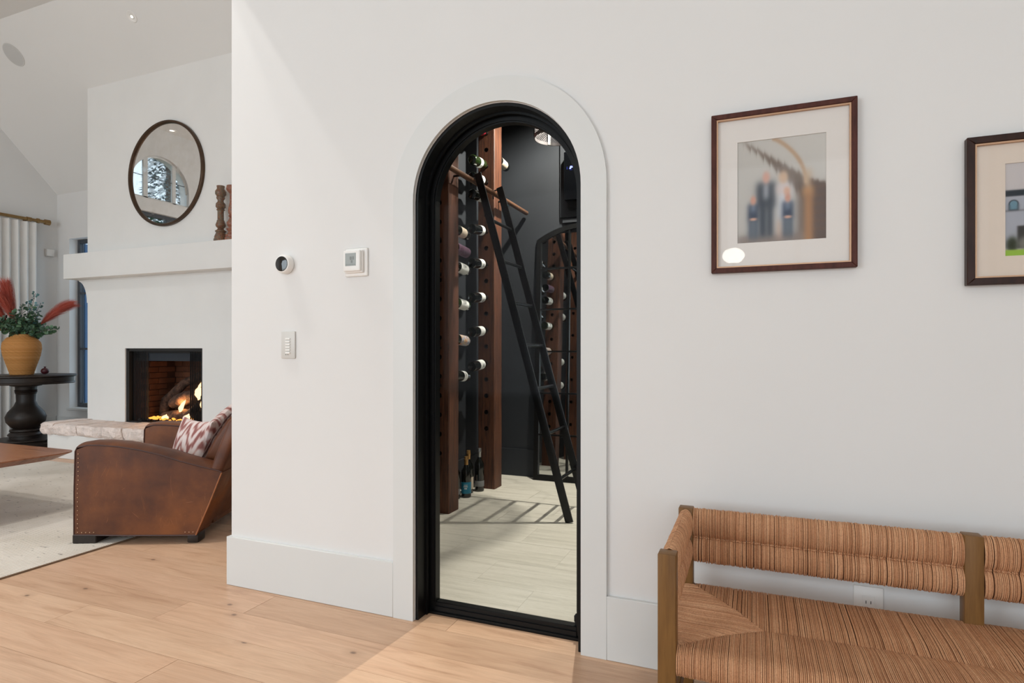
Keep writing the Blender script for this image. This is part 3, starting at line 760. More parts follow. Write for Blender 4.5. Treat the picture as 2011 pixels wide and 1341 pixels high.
# ---------------------------------------------------------------- round pedestal table, vase, fruit
TX, TY, TZ = -7.66, 2.08, .818
rt = thing('pedestal_table', 'round dark wooden table on a turned baluster pedestal by the curtain', 'table', (TX, TY, 0))
obj('table_top', MB().lathe([(.0005, TZ), (.462, TZ), (.470, TZ - .006), (.470, TZ - .016), (.455, TZ - .024), (.440, TZ - .028), (.440, TZ - .075), (.452, TZ - .082), (.456, TZ - .092), (.448, TZ - .100), (.0005, TZ - .100)], 80), M['ebony'], rt)
obj('pedestal', MB().lathe([(.15, TZ - .1005), (.145, TZ - .125), (.10, TZ - .135), (.098, TZ - .17), (.106, TZ - .178), (.098, TZ - .186), (.106, TZ - .194), (.096, TZ - .202), (.10, TZ - .212), (.092, TZ - .22), (.09, TZ - .30), (.11, TZ - .35), (.165, TZ - .42), (.188, TZ - .475), (.180, TZ - .53), (.14, TZ - .585), (.115, TZ - .605), (.145, TZ - .615), (.15, TZ - .63), (.14, TZ - .645), (.15, TZ - .655), (.165, TZ - .67), (.165, TZ - .685), (.15, TZ - .69), (.15, .10)], 48), M['ebony'], rt)
obj('base', MB().lathe([(.18, .100), (.30, .096), (.31, .085), (.295, .075), (.305, .06), (.32, .05), (.325, .0)], 48), M['ebony'], rt)
VX, VY = -7.70, 2.06
va = thing('woven_vase', 'round-shouldered vase of coiled tan seagrass on the pedestal table', 'vase', (VX, VY, TZ + .001))
ring = [(.100, 0), (.135, .12), (.165, .22), (.176, .30), (.170, .36), (.135, .41), (.085, .445), (.07, .46)]
def rad_at(z):
    for (r0, z0), (r1, z1) in zip(ring[:-1], ring[1:]):
        if z <= z1: return r0 + (r1 - r0) * (z - z0) / (z1 - z0)
    return .07
obj('inner_wall', MB().lathe([(.0005, .002)] + [(r - .008, z + .002) for r, z in ring] + [(.055, .455), (.06, .3), (.0005, .3)], 40), M['rushcore'], va)
mb = MB()
for k_ in range(38):
    z = .007 + k_ * .012; rr_ = rad_at(z) - .001
    pts = []
    for i in range(72):
        a = 2 * PI * i / 72; w_ = .0030 * math.sin(i * PI * .5 + k_ * 1.9)
        pts.append(((rr_ + w_) * math.cos(a), (rr_ + w_) * math.sin(a), z))
    mb.tube(pts, .0068, 6, closed=True)
obj('coiled_rope', mb, M['vase'], va)
arr = thing('flower_arrangement', 'eucalyptus sprays and rust pampas plumes standing in the woven vase', 'flowers', (VX, VY, TZ + .46))
def plume(base, tip, bend, n=900, w=.07, seed=0, start=.35):
    rr = random.Random(seed); base = Vector(base); tip = Vector(tip); mid = base.lerp(tip, .55) + Vector(bend)
    def B(t): return base * (1 - t) ** 2 + mid * 2 * t * (1 - t) + tip * t * t
    mb = MB(); side = Vector((0, 0, -1))
    for i in range(n):
        t = start + (1 - start) * rr.random() ** .9
        p = B(t); d = (B(min(1, t + .02)) - B(t - .02)).normalized()
        o = d.orthogonal().normalized(); o.rotate(Matrix.Rotation(rr.uniform(0, 2 * PI), 3, d))
        L = w * (.6 + .9 * rr.random()) * (1.15 - .75 * abs(t - .6) / .6)
        a = p; bq = p + d * L * .7 + o * L * .30; c = p + d * L * 1.35 + o * L * .42 + Vector((0, 0, -L * .22))
        s_ = d.cross(o).normalized() * .0008
        mb.add([a - s_, a + s_, bq - s_, bq + s_, c], [(0, 1, 3, 2), (2, 3, 4)])
    return mb, [B(i / 10) for i in range(11)]
def IP(dx, dz, dd=0.):    # dx across the view of the vase, dd towards the back
    return (dx * .478 - dd * .88, dx * .88 + dd * .478, dz)
for bs, tp, bd, w_, nn_, sd in [((0, 0, -.1), IP(.40, .33), IP(.02, .10), .13, 1500, 1), ((0, 0, -.1), IP(-.13, .50), IP(-.03, .06), .15, 1600, 2), ((0, 0, -.1), IP(-.26, .36), IP(-.05, .08), .15, 1500, 3), ((0, 0, -.08), IP(-.26, .04), IP(-.06, .12), .09, 600, 4), ((0, 0, -.08), IP(-.16, .36, -.08), IP(0, .08), .13, 1000, 5)]:
    mb, st = plume(bs, tp, bd, int(nn_ * 1.5), w_, sd)
    o = obj('pampas_plume', mb, M['pampas'], arr, kind='stuff'); obj('stem', MB().tube(st, .0018, 5), M['stem'], o)
def spray(base, tip, bend, nl, size, seed, mat):
    rr = random.Random(seed); base = Vector(base); tip = Vector(tip); mid = base.lerp(tip, .5) + Vector(bend)
    def B(t): return base * (1 - t) ** 2 + mid * 2 * t * (1 - t) + tip * t * t
    mb = MB()
    for i in range(nl):
        t = .22 + .78 * i / (nl - 1); p = B(t); d = (B(min(1, t + .03)) - B(t - .03)).normalized()
        for sgn in (-1, 1):
            o = d.orthogonal().normalized(); o.rotate(Matrix.Rotation(rr.uniform(0, 2 * PI), 3, d))
            dirn = (o + d * .5).normalized(); L = size * (1.15 - .55 * t) * rr.uniform(.75, 1.2); W = L * rr.uniform(.38, .5)
            sd = dirn.cross(Vector((rr.uniform(-1, 1), rr.uniform(-1, 1), rr.uniform(-1, 1)))).normalized()
            nn = dirn.cross(sd); q = p + dirn * .012; vs = [q[:]]
            for k in range(1, 5):
                f = k / 5; wv = W * math.sin(PI * f) ** .6
                vs += [(q + dirn * L * f + sd * wv + nn * .10 * L * f)[:], (q + dirn * L * f - sd * wv + nn * .10 * L * f)[:]]
            vs.append((q + dirn * L)[:])
            fs = [(0, 1, 2)] + [(2 * k - 1, 2 * k + 1, 2 * k + 2, 2 * k) for k in range(1, 4)] + [(7, 9, 8)]
            mb.add(vs, fs, True)
    o = obj('eucalyptus_spray', mb, mat, arr, kind='stuff')
    obj('stem', MB().tube([B(i / 10) for i in range(11)], .0022, 5), M['stem'], o)
sp = [((0, 0, -.1), IP(.12, .47), IP(.02, .06), 17, .046, 11, 'leafb'), ((0, 0, -.1), IP(.17, .36), IP(.02, .06), 16, .044, 12, 'leafb'), ((0, 0, -.1), IP(.06, .36, .06), IP(.02, .06), 14, .04, 14, 'leafb'),
      ((0, 0, -.1), IP(-.10, .34), IP(-.02, .05), 11, .040, 13, 'leafb')]
for i, (dx, dz) in enumerate([(.0, .33), (.08, .30), (.14, .22), (.22, .10), (.27, .05), (-.08, .24), (-.16, .18), (-.22, .16), (-.24, .10), (.05, .20), (.15, .10), (-.05, .14), (-.18, .06), (.20, .03), (.32, .06), (.02, .16), (.10, .16), (-.12, .12), (.0, .10), (.10, .05)]):
    sp.append(((0, 0, -.1), IP(dx, dz, R.uniform(-.14, .10)), IP(dx * .1, .10), 15, .062, 20 + i, 'leaf'))
for s_ in sp: spray(*s_[:6], M[s_[6]])
pm = thing('pomegranate', 'small dark red pomegranate beside the woven vase', 'fruit', (-7.59, 2.235, TZ + .001))
obj('fruit', MB().ball((0, 0, .036), .040, 12, (1, 1, .9)), M['pome'], pm)
obj('crown', MB().lathe([(.010, .070), (.008, .078), (.013, .088), (.006, .088), (.004, .076)], 8, cap=False), M['pome'], pm)

# ---------------------------------------------------------------- rug, coffee table
rg = thing('area_rug', 'large cream woven rug with grey flecks on the oak floor', 'rug', (-5.3, .6, 0))
wpart('pile', MB().box(-7.35, -3.352, -1.2, 1.60, .0005, .0115, .003, 1), M['rug'], rg)
wpart('binding', MB().box(-3.3525, -3.345, -1.2, 1.60, .0003, .009, .002, 1).box(-7.35, -3.345, 1.60, 1.606, .0003, .009), M['rugedge'], rg)
ct = thing('coffee_table', 'low walnut coffee table with rounded corner and undercut edge on the rug', 'table', (-4.95, 0.0, .0115))
def rounded(x0, x1, y0, y1, r, n=8):
    out = []
    for (cx_, cy_, a0) in ((x1 - r, y1 - r, 0), (x0 + r, y1 - r, PI / 2), (x0 + r, y0 + r, PI), (x1 - r, y0 + r, 1.5 * PI)):
        for i in range(n + 1):
            a = a0 + PI / 2 * i / n; out.append((cx_ + r * math.cos(a), cy_ + r * math.sin(a)))
    return out
o0 = rounded(-5.62, -4.22, -.62, .52, .10); o1 = rounded(-5.55, -4.29, -.55, .45, .08)
vs = [(x, y_, .4215) for x, y_ in o0] + [(x, y_, .414) for x, y_ in o0] + [(x, y_, .376) for x, y_ in o1]; n = len(o0)
fs = [tuple(range(n)), tuple(range(2 * n, 3 * n))[::-1]]
for i in range(n):
    j = (i + 1) % n; fs += [(i, n + i, n + j, j), (n + i, 2 * n + i, 2 * n + j, n + j)]
wpart('table_top', MB().add(vs, fs), M['walnut'], ct)
for a, bb in ((-5.4, -.5), (-4.95, -.5), (-5.4, -.1), (-4.95, -.1)):
    wpart('leg', MB().lathe([(.022, .0115), (.035, .376)], 16, (a, bb, 0)), M['walnut'], ct)

# ---------------------------------------------------------------- leather armchair
ang = math.atan2(.415, .91)
ch = thing('leather_armchair', 'worn brown leather club armchair with nailhead trim at the rug edge', 'armchair', (-3.533, .078, 0), ang)
top = [(0, .557), (.06, .562), (.12, .562), (.23, .553), (.341, .534), (.46, .505), (.572, .468), (.69, .436), (.785, .412), (.803, .404)]
side = [(-.012, .062), (-.010, .30), (.0, .54)] + top[1:] + [(.66, .052), (.5, .050), (.3, .055)]
def arm(b0, b1, name):
    mb = MB().prism(side, 'y', b0, b1)
    # crowned top so the arm looks padded
    vs = []; fs = []; nb = 8
    pr = [(-.012, .50), (.0, .552)] + top[1:]
    for i, (a, z) in enumerate(pr):
        for j in range(nb + 1):
            t = j / nb; h = .020 * math.sin(PI * t) ** .7 if i else 0
            vs.append((a, b0 + (b1 - b0) * t, z + h + .001))
    for i in range(len(pr) - 1):
        for j in range(nb): q = i * (nb + 1) + j; fs.append((q, q + nb + 1, q + nb + 2, q + 1))
    mb.add(vs, fs, True)
    return obj(name, mb, M['leather'], ch)
arms = []
for b0, b1 in ((0, .17), (.73, .90)):
    a_ = arm(b0, b1, 'arm'); arms.append(a_)
    for bq in (b0 + .001, b1 - .001):
        obj('piping', MB().tube([(-.013, bq, .062), (-.012, bq, .30), (-.006, bq, .53), (.004, bq, .552)] + [(a, bq, z + .002) for a, z in top[1:]], .0045, 8), M['piping'], a_)
    bq = b0 - .001 if b0 == 0 else b1 + .001
    obj('seam', MB().tube([(.803, bq, .404), (.735, bq, .23), (.66, bq, .052)], .004, 8), M['pipelight'], a_)
    obj('lower_welt', MB().tube([(-.012, bq, .060), (.3, bq, .053), (.66, bq, .050)], .004, 8), M['piping'], a_)
    mb = MB()
    sgn = -1 if b0 == 0 else 1
    for i in range(19): mb.ball((.012 - .004 * (i < 12), bq - sgn * -.001, .075 + i * .0245), .0032, 5)
    for i in range(4): mb.ball((.03 + .022 * i, bq, .073), .0032, 5)
    for i in range(3): mb.ball((.60 + .022 * i, bq, .068), .0032, 5)
    obj('nail_heads', mb, M['gilt'], a_, kind='stuff')
arms[1].location = (-.03, 0, .022)
mb = MB(); rs_ = random.Random(12)
SC = [(.09, .36, .02, .085), (.12, .385, -.012, .09), (.13, .37, .045, .10), (.155, .38, .03, .07), (.105, .27, .02, .05), (.35, .285, .035, -.13), (.36, .27, .03, -.10), (.515, .30, .012, .11), (.53, .26, -.004, .09), (.30, .19, .05, -.05),
      (.60, .235, .05, .006), (.22, .43, .006, .05), (.455, .10, .016, .07), (.475, .095, .02, .05), (.50, .10, .02, .045), (.535, .105, -.015, .05), (.56, .10, -.012, .06), (.16, .12, .012, .04), (.25, .31, .022, .014), (.06, .43, .01, .03)]
for (a_x, z_, da, dz_) in SC:
    kk = [(a_x + da * t + .004 * math.sin(t * 3 + a_x * 40), .0004, z_ + dz_ * t) for t in (0, .2, .4, .6, .8, 1)]
    mb.tube(kk, [.0003, .0007, .0009, .0009, .0006, .0003], 4)
obj('scuff_marks', mb, M['pipelight'], arms[0], kind='stuff')
obj('front_rail', MB().box(.01, .10, .17, .73, .06, .28, .02, 3), M['leather'], ch)
obj('seat_deck', MB().box(.08, .68, .171, .729, .07, .26), M['leather'], ch)
obj('seat_cushion', MB().box(.0, .62, .175, .725, .262, .42, .045, 4), M['leather'], ch)
# back: outer leaning shell
bk_ = [(.665, .055), (.945, .80), (.86, .83), (.74, .77), (.60, .40), (.60, .10)]
obj('back_shell', MB().prism([(.665, .055), (.80, .405), (.915, .70), (.895, .725), (.835, .70), (.725, .41), (.62, .10)], 'y', .004, .896, .02, 3), M['leather'], ch)
bc = obj('back_cushion', MB().prism([(.60, .43), (.675, .575), (.75, .685), (.81, .745), (.875, .74), (.87, .62), (.78, .43)], 'y', .178, .722, .03, 4), M['leather'], ch)
for bq in (.186, .714):
    obj('piping', MB().tube([(.604, bq, .45), (.672, bq, .578), (.747, bq, .688), (.808, bq, .747), (.868, bq, .742)], .0045, 8), M['piping'], bc)
for (a, b_, zb_) in ((-.02, -.005, .0117), (-.02, .775, .0117)):
    obj('foot', MB().box(a, a + .13, b_, b_ + .13, zb_, .061, .004, 1), M['ebony'], ch)
for (a, b_) in ((.60, .015), (.60, .80)):
    obj('foot', MB().box(a, a + .065, b_, b_ + .09, .0, .056, .010, 2), M['ebony'], ch)

def pillow(name, w, h, d, Mx, label, seed):
    n = 72; vs = []; cols = []; fs = []
    A = np.array(srgb(214, 200, 196)[:3]); Bc = np.array(srgb(142, 92, 88)[:3]); Cc = np.array(srgb(222, 178, 164)[:3])
    for side_ in (1, -1):
        for j in range(n + 1):
            for i in range(n + 1):
                s = -1 + 2 * i / n; t = -1 + 2 * j / n
                x = w * s * (1 - .10 * (1 - t * t)); y_ = h * t * (1 - .10 * (1 - s * s))
                z = side_ * d * (max(0, 1 - s * s) ** .5) * (max(0, 1 - t * t) ** .5)
                z *= 1 + .08 * noise.noise(Vector((s * 2, t * 2, seed)))
                vs.append((x, y_, z))
                q = noise.noise(Vector((s * 5, t * 1.6, seed))) * .9
                pz = math.sin(abs(((s * 2.1 + 1) % 2) - 1) * 8.5 + t * 10 + q * 2.6) + .5 * math.sin(s * 30 + q * 6) + .5 * noise.noise(Vector((s * 14, t * 5, seed)))
                f = 1 / (1 + math.exp(-pz * 5)); g = max(0, min(1, 1 - abs(pz - .1) * 1.8))
                c = A * (1 - f) + Bc * f; c = c * (1 - .4 * g) + Cc * .4 * g
                cols.append((*c, 1))
    N = (n + 1) ** 2
    for sd, off in ((0, 0), (1, N)):
        for j in range(n):
            for i in range(n):
                a = off + j * (n + 1) + i; f = (a, a + 1, a + n + 2, a + n + 1); fs.append(f if sd == 0 else f[::-1])
    mb = MB().add(vs, fs, True); mb.col = cols
    o = obj(name, mb, M['ikat'], label=label, cat='pillow', group='patterned pillows on the leather armchair'); o.matrix_world = Mx
    return o
M['ikat'] = printed('ikat_cloth', .9); M['ikatdark'] = plain('rose_tassel_thread', (112, 78, 84), .9)
Mc = Matrix.Translation((-3.533, .078, 0)) @ Matrix.Rotation(ang, 4, 'Z')
# local frame: x = width, y = up, z = normal
def tassel(p, w, h):
    obj('tassel', MB().lathe([(.0005, 0), (.006, -.004), (.004, -.010), (.008, -.034), (.0005, -.036)], 10, (-w * .98, h * 1.0 + .030, 0)), M['ikatdark'], p)
def face(a, b_, z, yaw, tilt, roll=0):
    return Mc @ Matrix.Translation((a, b_, z)) @ Matrix.Rotation(yaw, 4, 'Z') @ Matrix.Rotation(PI / 2 - tilt, 4, 'X') @ Matrix.Rotation(roll, 4, 'Z')
pillow('throw_pillow', .155, .19, .065, face(.445, .37, .485, math.radians(-30), math.radians(16), math.radians(-3)), 'rose and cream patterned pillow nearest the near arm of the leather chair', 3.)
p2_ = pillow('throw_pillow', .21, .20, .065, face(.56, .50, .555, math.radians(-84), math.radians(26), math.radians(-20)), 'rose and cream patterned pillow leaning on the leather chair back, with a tassel', 8.)

tassel(p2_, .21, .20)

# ---------------------------------------------------------------- wall fittings on the hall wall
th = thing('smart_thermostat', 'round white thermostat with black glass face on the hall wall', 'thermostat', (-1.946, 0, 1.486))
obj('body', MB().lathe([(.038, .0005), (.042, .004), (.0425, .012), (.0405, .030), (.037, .034), (.033, .0345), (.0005, .0345)], 48, M=RX), M['plastic'], th)
obj('glass_face', MB().lathe([(.0335, .0346), (.033, .037), (.030, .0378), (.0005, .0385)], 48, M=RX, cap=False), M['blackgloss'], th)
ft = thing('floor_thermostat', 'square white thermostat with grey screen on the hall wall', 'thermostat', (-1.565, 0, 1.475))
obj('wall_plate', MB().box(-.0575, .0575, -.009, -.0005, -.060, .060, .006, 3), M['plastic'], ft)
obj('body', MB().box(-.050, .042, -.022, -.009, -.046, .050, .005, 3).box(-.048, .038, -.034, -.0221, -.040, .048, .005, 3), M['plastic'], ft)
obj('screen', MB().box(-.036, .018, -.0348, -.0335, -.018, .036, .0, 1), M['lcd'], ft)
def seg7(ch_, x, z, w, h, t):
    S7 = {'8': 'abcdefg', '2': 'abged', '0': 'abcdef', '6': 'afgedc', '3': 'abgcd', '9': 'abfgcd'}[ch_]; out = []
    for s in S7:
        out.append({'a': (x, x + w, z + h - t, z + h), 'g': (x, x + w, z + h / 2 - t / 2, z + h / 2 + t / 2), 'd': (x, x + w, z, z + t),
                    'f': (x, x + t, z + h / 2, z + h), 'e': (x, x + t, z, z + h / 2), 'b': (x + w - t, x + w, z + h / 2, z + h), 'c': (x + w - t, x + w, z, z + h / 2)}[s])
    return out
mb = MB()
for (a, bb, c, d) in seg7('8', -.012, .008, .008, .013, .0016) + seg7('8', .0, .008, .008, .013, .0016) + seg7('8', -.006, -.006, .007, .011, .0016):
    mb.box(a, bb, -.0351, -.0348, c, d)
for i in range(6): mb.box(-.032 + i * .008, -.028 + i * .008, -.0351, -.0348, -.014, -.011)
obj('screen_digits', mb, M['lcd_d'], ft)
kp = thing('scene_keypad', 'white keypad switch with a column of slim buttons on the hall wall', 'switch', (-1.935, 0, 1.125))
obj('wall_plate', MB().box(-.039, .039, -.008, -.0005, -.0608, .0608, .003, 2), M['plastic_g'], kp)
for i in range(6):
    obj('button', MB().box(-.012, .014, -.0125, -.008, .027 - i * .0125 - .0042, .027 - i * .0125 + .0042, .0015, 2), M['plastic'], kp)
obj('indicator_dots', MB().box(-.012, -.009, -.0105, -.008, -.045, -.042).box(.0, .003, -.0105, -.008, -.045, -.042), M['lcd_d'], kp)
# outlet behind the bench
ou = thing('wall_outlet', 'white power outlet plate low on the wall behind the bench', 'outlet', (.326, 0, .3185))
obj('wall_plate', MB().box(-.0395, .0395, -.0065, -.0005, -.0605, .0605, .002, 2), M['plastic'], ou)
obj('socket_face', MB().box(-.0165, .0165, -.0078, -.0065, -.033, .033, .001, 1), M['plastic'], ou)
mb = MB()
for dz in (.009, -.022): mb.box(-.0075, -.0055, -.0083, -.0078, dz, dz + .009).box(.0055, .0075, -.0083, -.0078, dz, dz + .009)
obj('slots', mb, M['ink'], ou)

# ---------------------------------------------------------------- framed photographs
def grid_print(x0, x1, z0, z1, y_, fn, nx, nz):
    U, V = np.meshgrid(np.linspace(0, 1, nx + 1), np.linspace(1, 0, nz + 1))
    col = fn(U, V)                                # V: 0 top .. 1 bottom
    vs = [(x0 + (x1 - x0) * U[j, i], y_, z0 + (z1 - z0) * (1 - V[j, i])) for j in range(nz + 1) for i in range(nx + 1)]
    fs = [(j * (nx + 1) + i, j * (nx + 1) + i + 1, (j + 1) * (nx + 1) + i + 1, (j + 1) * (nx + 1) + i) for j in range(nz) for i in range(nx)]
    mb = MB().add(vs, fs)
    lin = np.where(col <= .04045, col / 12.92, ((col + .055) / 1.055) ** 2.4)
    mb.col = np.concatenate([lin.reshape(-1, 3), np.ones((lin.size // 3, 1))], 1); return mb
def sg(x, s): return 1 / (1 + np.exp(-np.clip(x / s, -40, 40)))
def paint(col, m, rgb): return col * (1 - m[..., None]) + np.array(rgb) / 255. * m[..., None]
def rect(U, V, a, b_, c, d, s=.017): return sg(U - a, s) * sg(b_ - U, s) * sg(V - c, s) * sg(d - V, s)
def ell(U, V, cx_, cy_, rx, ry, s=.2): return sg(1 - np.sqrt(((U - cx_) / rx) ** 2 + ((V - cy_) / ry) ** 2), s)
def family(U, V):
    c = np.ones(U.shape + (3,)) * np.array([.76, .745, .72]); c = c + (U[..., None] * .03) - (V[..., None] * .03)
    # staircase: dark soffit band, then treads at right
    saw = .022 * (((U * 13) % 1) - .5)
    topl = .0 + .56 * (U - .08) + saw; bot = topl + .035 + .42 * np.maximum(U - .22, 0) ** 1.25 * (U < 2) + saw
    c = paint(c, .9 * sg(V - topl, .012) * sg(bot - V, .014) * sg(U - .09, .02) * sg(.82 - U, .02), (118, 104, 94))
    c = paint(c, sg(U - .80, .012) * sg(V - (.42 + .05 * np.floor((U - .8) * 16) * .35), .01), (96, 78, 68))
    c = paint(c, sg(U - .70, .03) * sg(V - .45, .02) * sg(.82 - U, .02), (96, 82, 74))
    for k in range(6): c = paint(c, .4 * rect(U, V, .86, 1.0, .5 + k * .08, .51 + k * .08, .006), (150, 120, 98))
    for t in np.linspace(0, 1, 26):
        cx_ = .42 + .36 * math.sin(t * PI / 2) ; cy_ = .0 + .45 * t ** 1.25
        c = paint(c, ell(U, V, cx_, cy_, .018, .02, .3), (186, 160, 136))
    c = paint(c, rect(U, V, 0, .78, .93, 1.1), (140, 126, 118))
    c = paint(c, rect(U, V, .775, .835, .33, .55), (196, 170, 142)); c = paint(c, rect(U, V, .745, .865, .50, .58), (190, 142, 96)); c = paint(c, rect(U, V, .765, .855, .56, 1.1), (176, 128, 86))
    # group: two adults, two children (blurred)
    c = paint(c, rect(U, V, .255, .335, .62, .95), (46, 52, 62)); c = paint(c, rect(U, V, .345, .41, .62, .95), (44, 50, 60))
    c = paint(c, rect(U, V, .225, .44, .42, .66, .02), (52, 56, 64)); c = paint(c, rect(U, V, .31, .355, .43, .58), (206, 208, 212)); c = paint(c, ell(U, V, .335, .37, .04, .055), (206, 162, 146))
    c = paint(c, rect(U, V, .49, .60, .44, .80, .025), (206, 212, 222)); c = paint(c, ell(U, V, .53, .385, .05, .06), (206, 176, 150)); c = paint(c, rect(U, V, .45, .60, .46, .54, .02), (214, 196, 190)); c = paint(c, ell(U, V, .57, .52, .035, .04), (212, 172, 150))
    c = paint(c, rect(U, V, .47, .50, .8, .97), (206, 170, 150))
    for x in (.185, .58):
        c = paint(c, rect(U, V, x - .05, x - .008, .76, .96), (46, 60, 78)); c = paint(c, rect(U, V, x + .008, x + .05, .76, .96), (46, 60, 78))
        c = paint(c, rect(U, V, x - .06, x + .06, .62, .78, .015), (44, 52, 70)); c = paint(c, rect(U, V, x - .014, x + .014, .625, .70), (180, 196, 214)); c = paint(c, ell(U, V, x, .585, .032, .042), (202, 152, 132)); c = paint(c, ell(U, V, x, .77, .04, .014), (204, 160, 140))
    return np.clip(c, 0, 1)
def house(U, V):
    c = np.ones(U.shape + (3,)) * np.array([.78, .755, .75]); s = .004
    c = paint(c, rect(U, V, 0, 1.1, .29, .36, s), (48, 54, 60)); c = paint(c, rect(U, V, -.1, 1.1, .36, .92, s), (168, 170, 178))
    c = paint(c, rect(U, V, -.1, 1.1, .505, .52, s), (122, 122, 124))
    for k in range(8):
        x = .06 + k * .125
        c = paint(c, np.maximum(rect(U, V, x - .035, x + .035, .44, .51, s), ell(U, V, x, .44, .035, .045, .05)), (60, 66, 72))
        c = paint(c, np.maximum(rect(U, V, x - .026, x + .026, .44, .50, s), ell(U, V, x, .44, .026, .035, .05)), (110, 142, 156))
    c = paint(c, rect(U, V, .085, .40, .68, .92, s), (64, 62, 60)); c = paint(c, rect(U, V, .6, .85, .66, .92, s), (70, 70, 70))
    c = paint(c, ell(U, V, .05, .88, .04, .08), (50, 56, 40)); c = paint(c, ell(U, V, .14, .87, .05, .07), (120, 118, 110)); c = paint(c, ell(U, V, .19, .84, .025, .04), (206, 214, 232))
    c = paint(c, rect(U, V, -.1, 1.1, .935, 1.1, s), (150, 186, 70)); return np.clip(c, 0, 1)
def picture(name, x0, x1, z0, z1, px0, px1, pz0, pz1, wd, fmat, mmat, fn, label, nx, nz):
    t = thing(name, label, 'picture', ((x0 + x1) / 2, 0, (z0 + z1) / 2))
    d0, d1 = -.026, -.002
    for nm, pts in (('frame_side', [(x0, z0), (x0 + wd, z0 + wd), (x0 + wd, z1 - wd), (x0, z1)]), ('frame_side', [(x1, z0), (x1, z1), (x1 - wd, z1 - wd), (x1 - wd, z0 + wd)]),
                    ('frame_side', [(x0, z1), (x0 + wd, z1 - wd), (x1 - wd, z1 - wd), (x1, z1)]), ('frame_side', [(x0, z0), (x1, z0), (x1 - wd, z0 + wd), (x0 + wd, z0 + wd)])):
        wpart(nm, MB().prism(pts, 'y', d0, d1, .0015, 1), fmat, t)
    g = .0045; a, bb, c, d = x0 + wd, x1 - wd, z0 + wd, z1 - wd
    wpart('gilt_liner', MB().box(a, a + g, -.022, -.012, c, d).box(bb - g, bb, -.022, -.012, c, d).box(a + g, bb - g, -.022, -.012, d - g, d).box(a + g, bb - g, -.022, -.012, c, c + g), M['gilt'], t)
    ms = .0035
    mt = MB()
    for (q0, q1, q2, q3) in ((a, px0, c, d), (px1, bb, c, d), (px0, px1, pz1, d), (px0, px1, c, pz0)): mt.box(q0, q1, -.0105, -.0075, q2, q3)
    wpart('mount', mt, mmat, t)
    wpart('photo', grid_print(px0, px1, pz0, pz1, -.0070, fn, nx, nz), M['print'], t)
    wpart('glass', MB().add([(a, -.0125, c), (bb, -.0125, c), (bb, -.0125, d), (a, -.0125, d)], [(0, 1, 2, 3)]), M['picglass'], t)
picture('framed_photograph', -.129, .295, 1.357, 1.879, -.048, .211, 1.453, 1.784, .0165, M['framewood'], M['mat_w'], family, 'upright framed group photo with wide white mount in brown frame, right of the arch', 150, 190)
picture('framed_photograph', .569, 1.091, 1.289, 1.713, .663, .997, 1.370, 1.632, .020, M['framedark'], M['mat_c'], house, 'framed house photo with cream mount in dark frame, cut off by the right edge', 190, 150)

# glowing oval added behind the camera for the glare spot in the picture glass
gl = thing('glare_globe', 'glowing white oval added on a slim stand behind the viewpoint for the glass glare', 'lamp', (-.165, -3.6, 0))
zg = 1.105 + .147 * 5.7
obj('globe', MB().ball((0, 0, zg), .094, 12, (1, 1, .74)), M['globe'], gl)
obj('stand', MB().lathe([(.13, 0), (.13, .015), (.012, .02), (.012, zg - .07), (.03, zg - .066)], 24), M['bronze'], gl)

# ---------------------------------------------------------------- woven bench
b_ = thing('rush_bench', 'long wooden bench with woven rush seat, arms and backrest by the hall wall', 'bench', (1.0, -.34, 0))
HB = .600; sw = .0445
yf0, yf1 = -.59, -.5455; yb0, yb1 = -.145, -.10        # front / back posts
XS = [-.2215, .5310, 1.2835, 2.036]
for i, x in enumerate(XS):
    if i in (0, 3):
        wpart('post', MB().box(x, x + sw, yf0, yf1, 0, HB - .004, .003, 2), M['benchwood'], b_)
        wpart('post', MB().box(x, x + sw, yb0 + .002, yb1, 0, HB, .003, 2), M['benchwood'], b_)
    else:
        wpart('post', MB().box(x, x + sw, yb0 + .0, yb1, 0, HB, .003, 2), M['benchwood'], b_)
        wpart('leg', MB().box(x, x + sw, yf0 + .006, yf1, 0, .30, .003, 2), M['benchwood'], b_)
xi0, xi1 = XS[0] + sw, XS[3]
wpart('stretcher', MB().box(xi0, xi1, yf0 + .012, yf1 - .008, .14, .18, .003, 1), M['benchwood'], b_)
wpart('stretcher', MB().box(xi0, xi1, yb0 + .012, yb1 - .008, .14, .18, .003, 1), M['benchwood'], b_)
for x in (XS[0], XS[3]):
    wpart('stretcher', MB().box(x + .01, x + .034, yf1, yb0, .14, .18, .003, 1), M['benchwood'], b_)
def strand(mb, path, acr, h, w):
    """ribbed strand along path; acr = unit vector across; outward normal from path"""
    P = [Vector(p) for p in path]; vs = []; m_ = len(P)
    for i, p in enumerate(P):
        t = (P[min(i + 1, m_ - 1)] - P[max(i - 1, 0)]).normalized(); nrm_ = acr.cross(t).normalized()
        vs += [(p - acr * w)[:], (p - acr * w * .6 + nrm_ * h * .8)[:], (p + nrm_ * h)[:], (p + acr * w * .6 + nrm_ * h * .8)[:], (p + acr * w)[:]]
    fs = []
    for i in range(m_ - 1):
        for k in range(4): a = i * 5 + k; fs.append((a, a + 1, a + 6, a + 5))
    mb.add(vs, fs, True)
rr = random.Random(5)
SZ = .360; pitch = .0041
apx, apy = .026, -.372
syf, syb = -.592, -.105
def seatz(y_): # gentle dip to the seam
    return SZ - .007 * math.exp(-((y_ - apy) / .05) ** 2) + .0
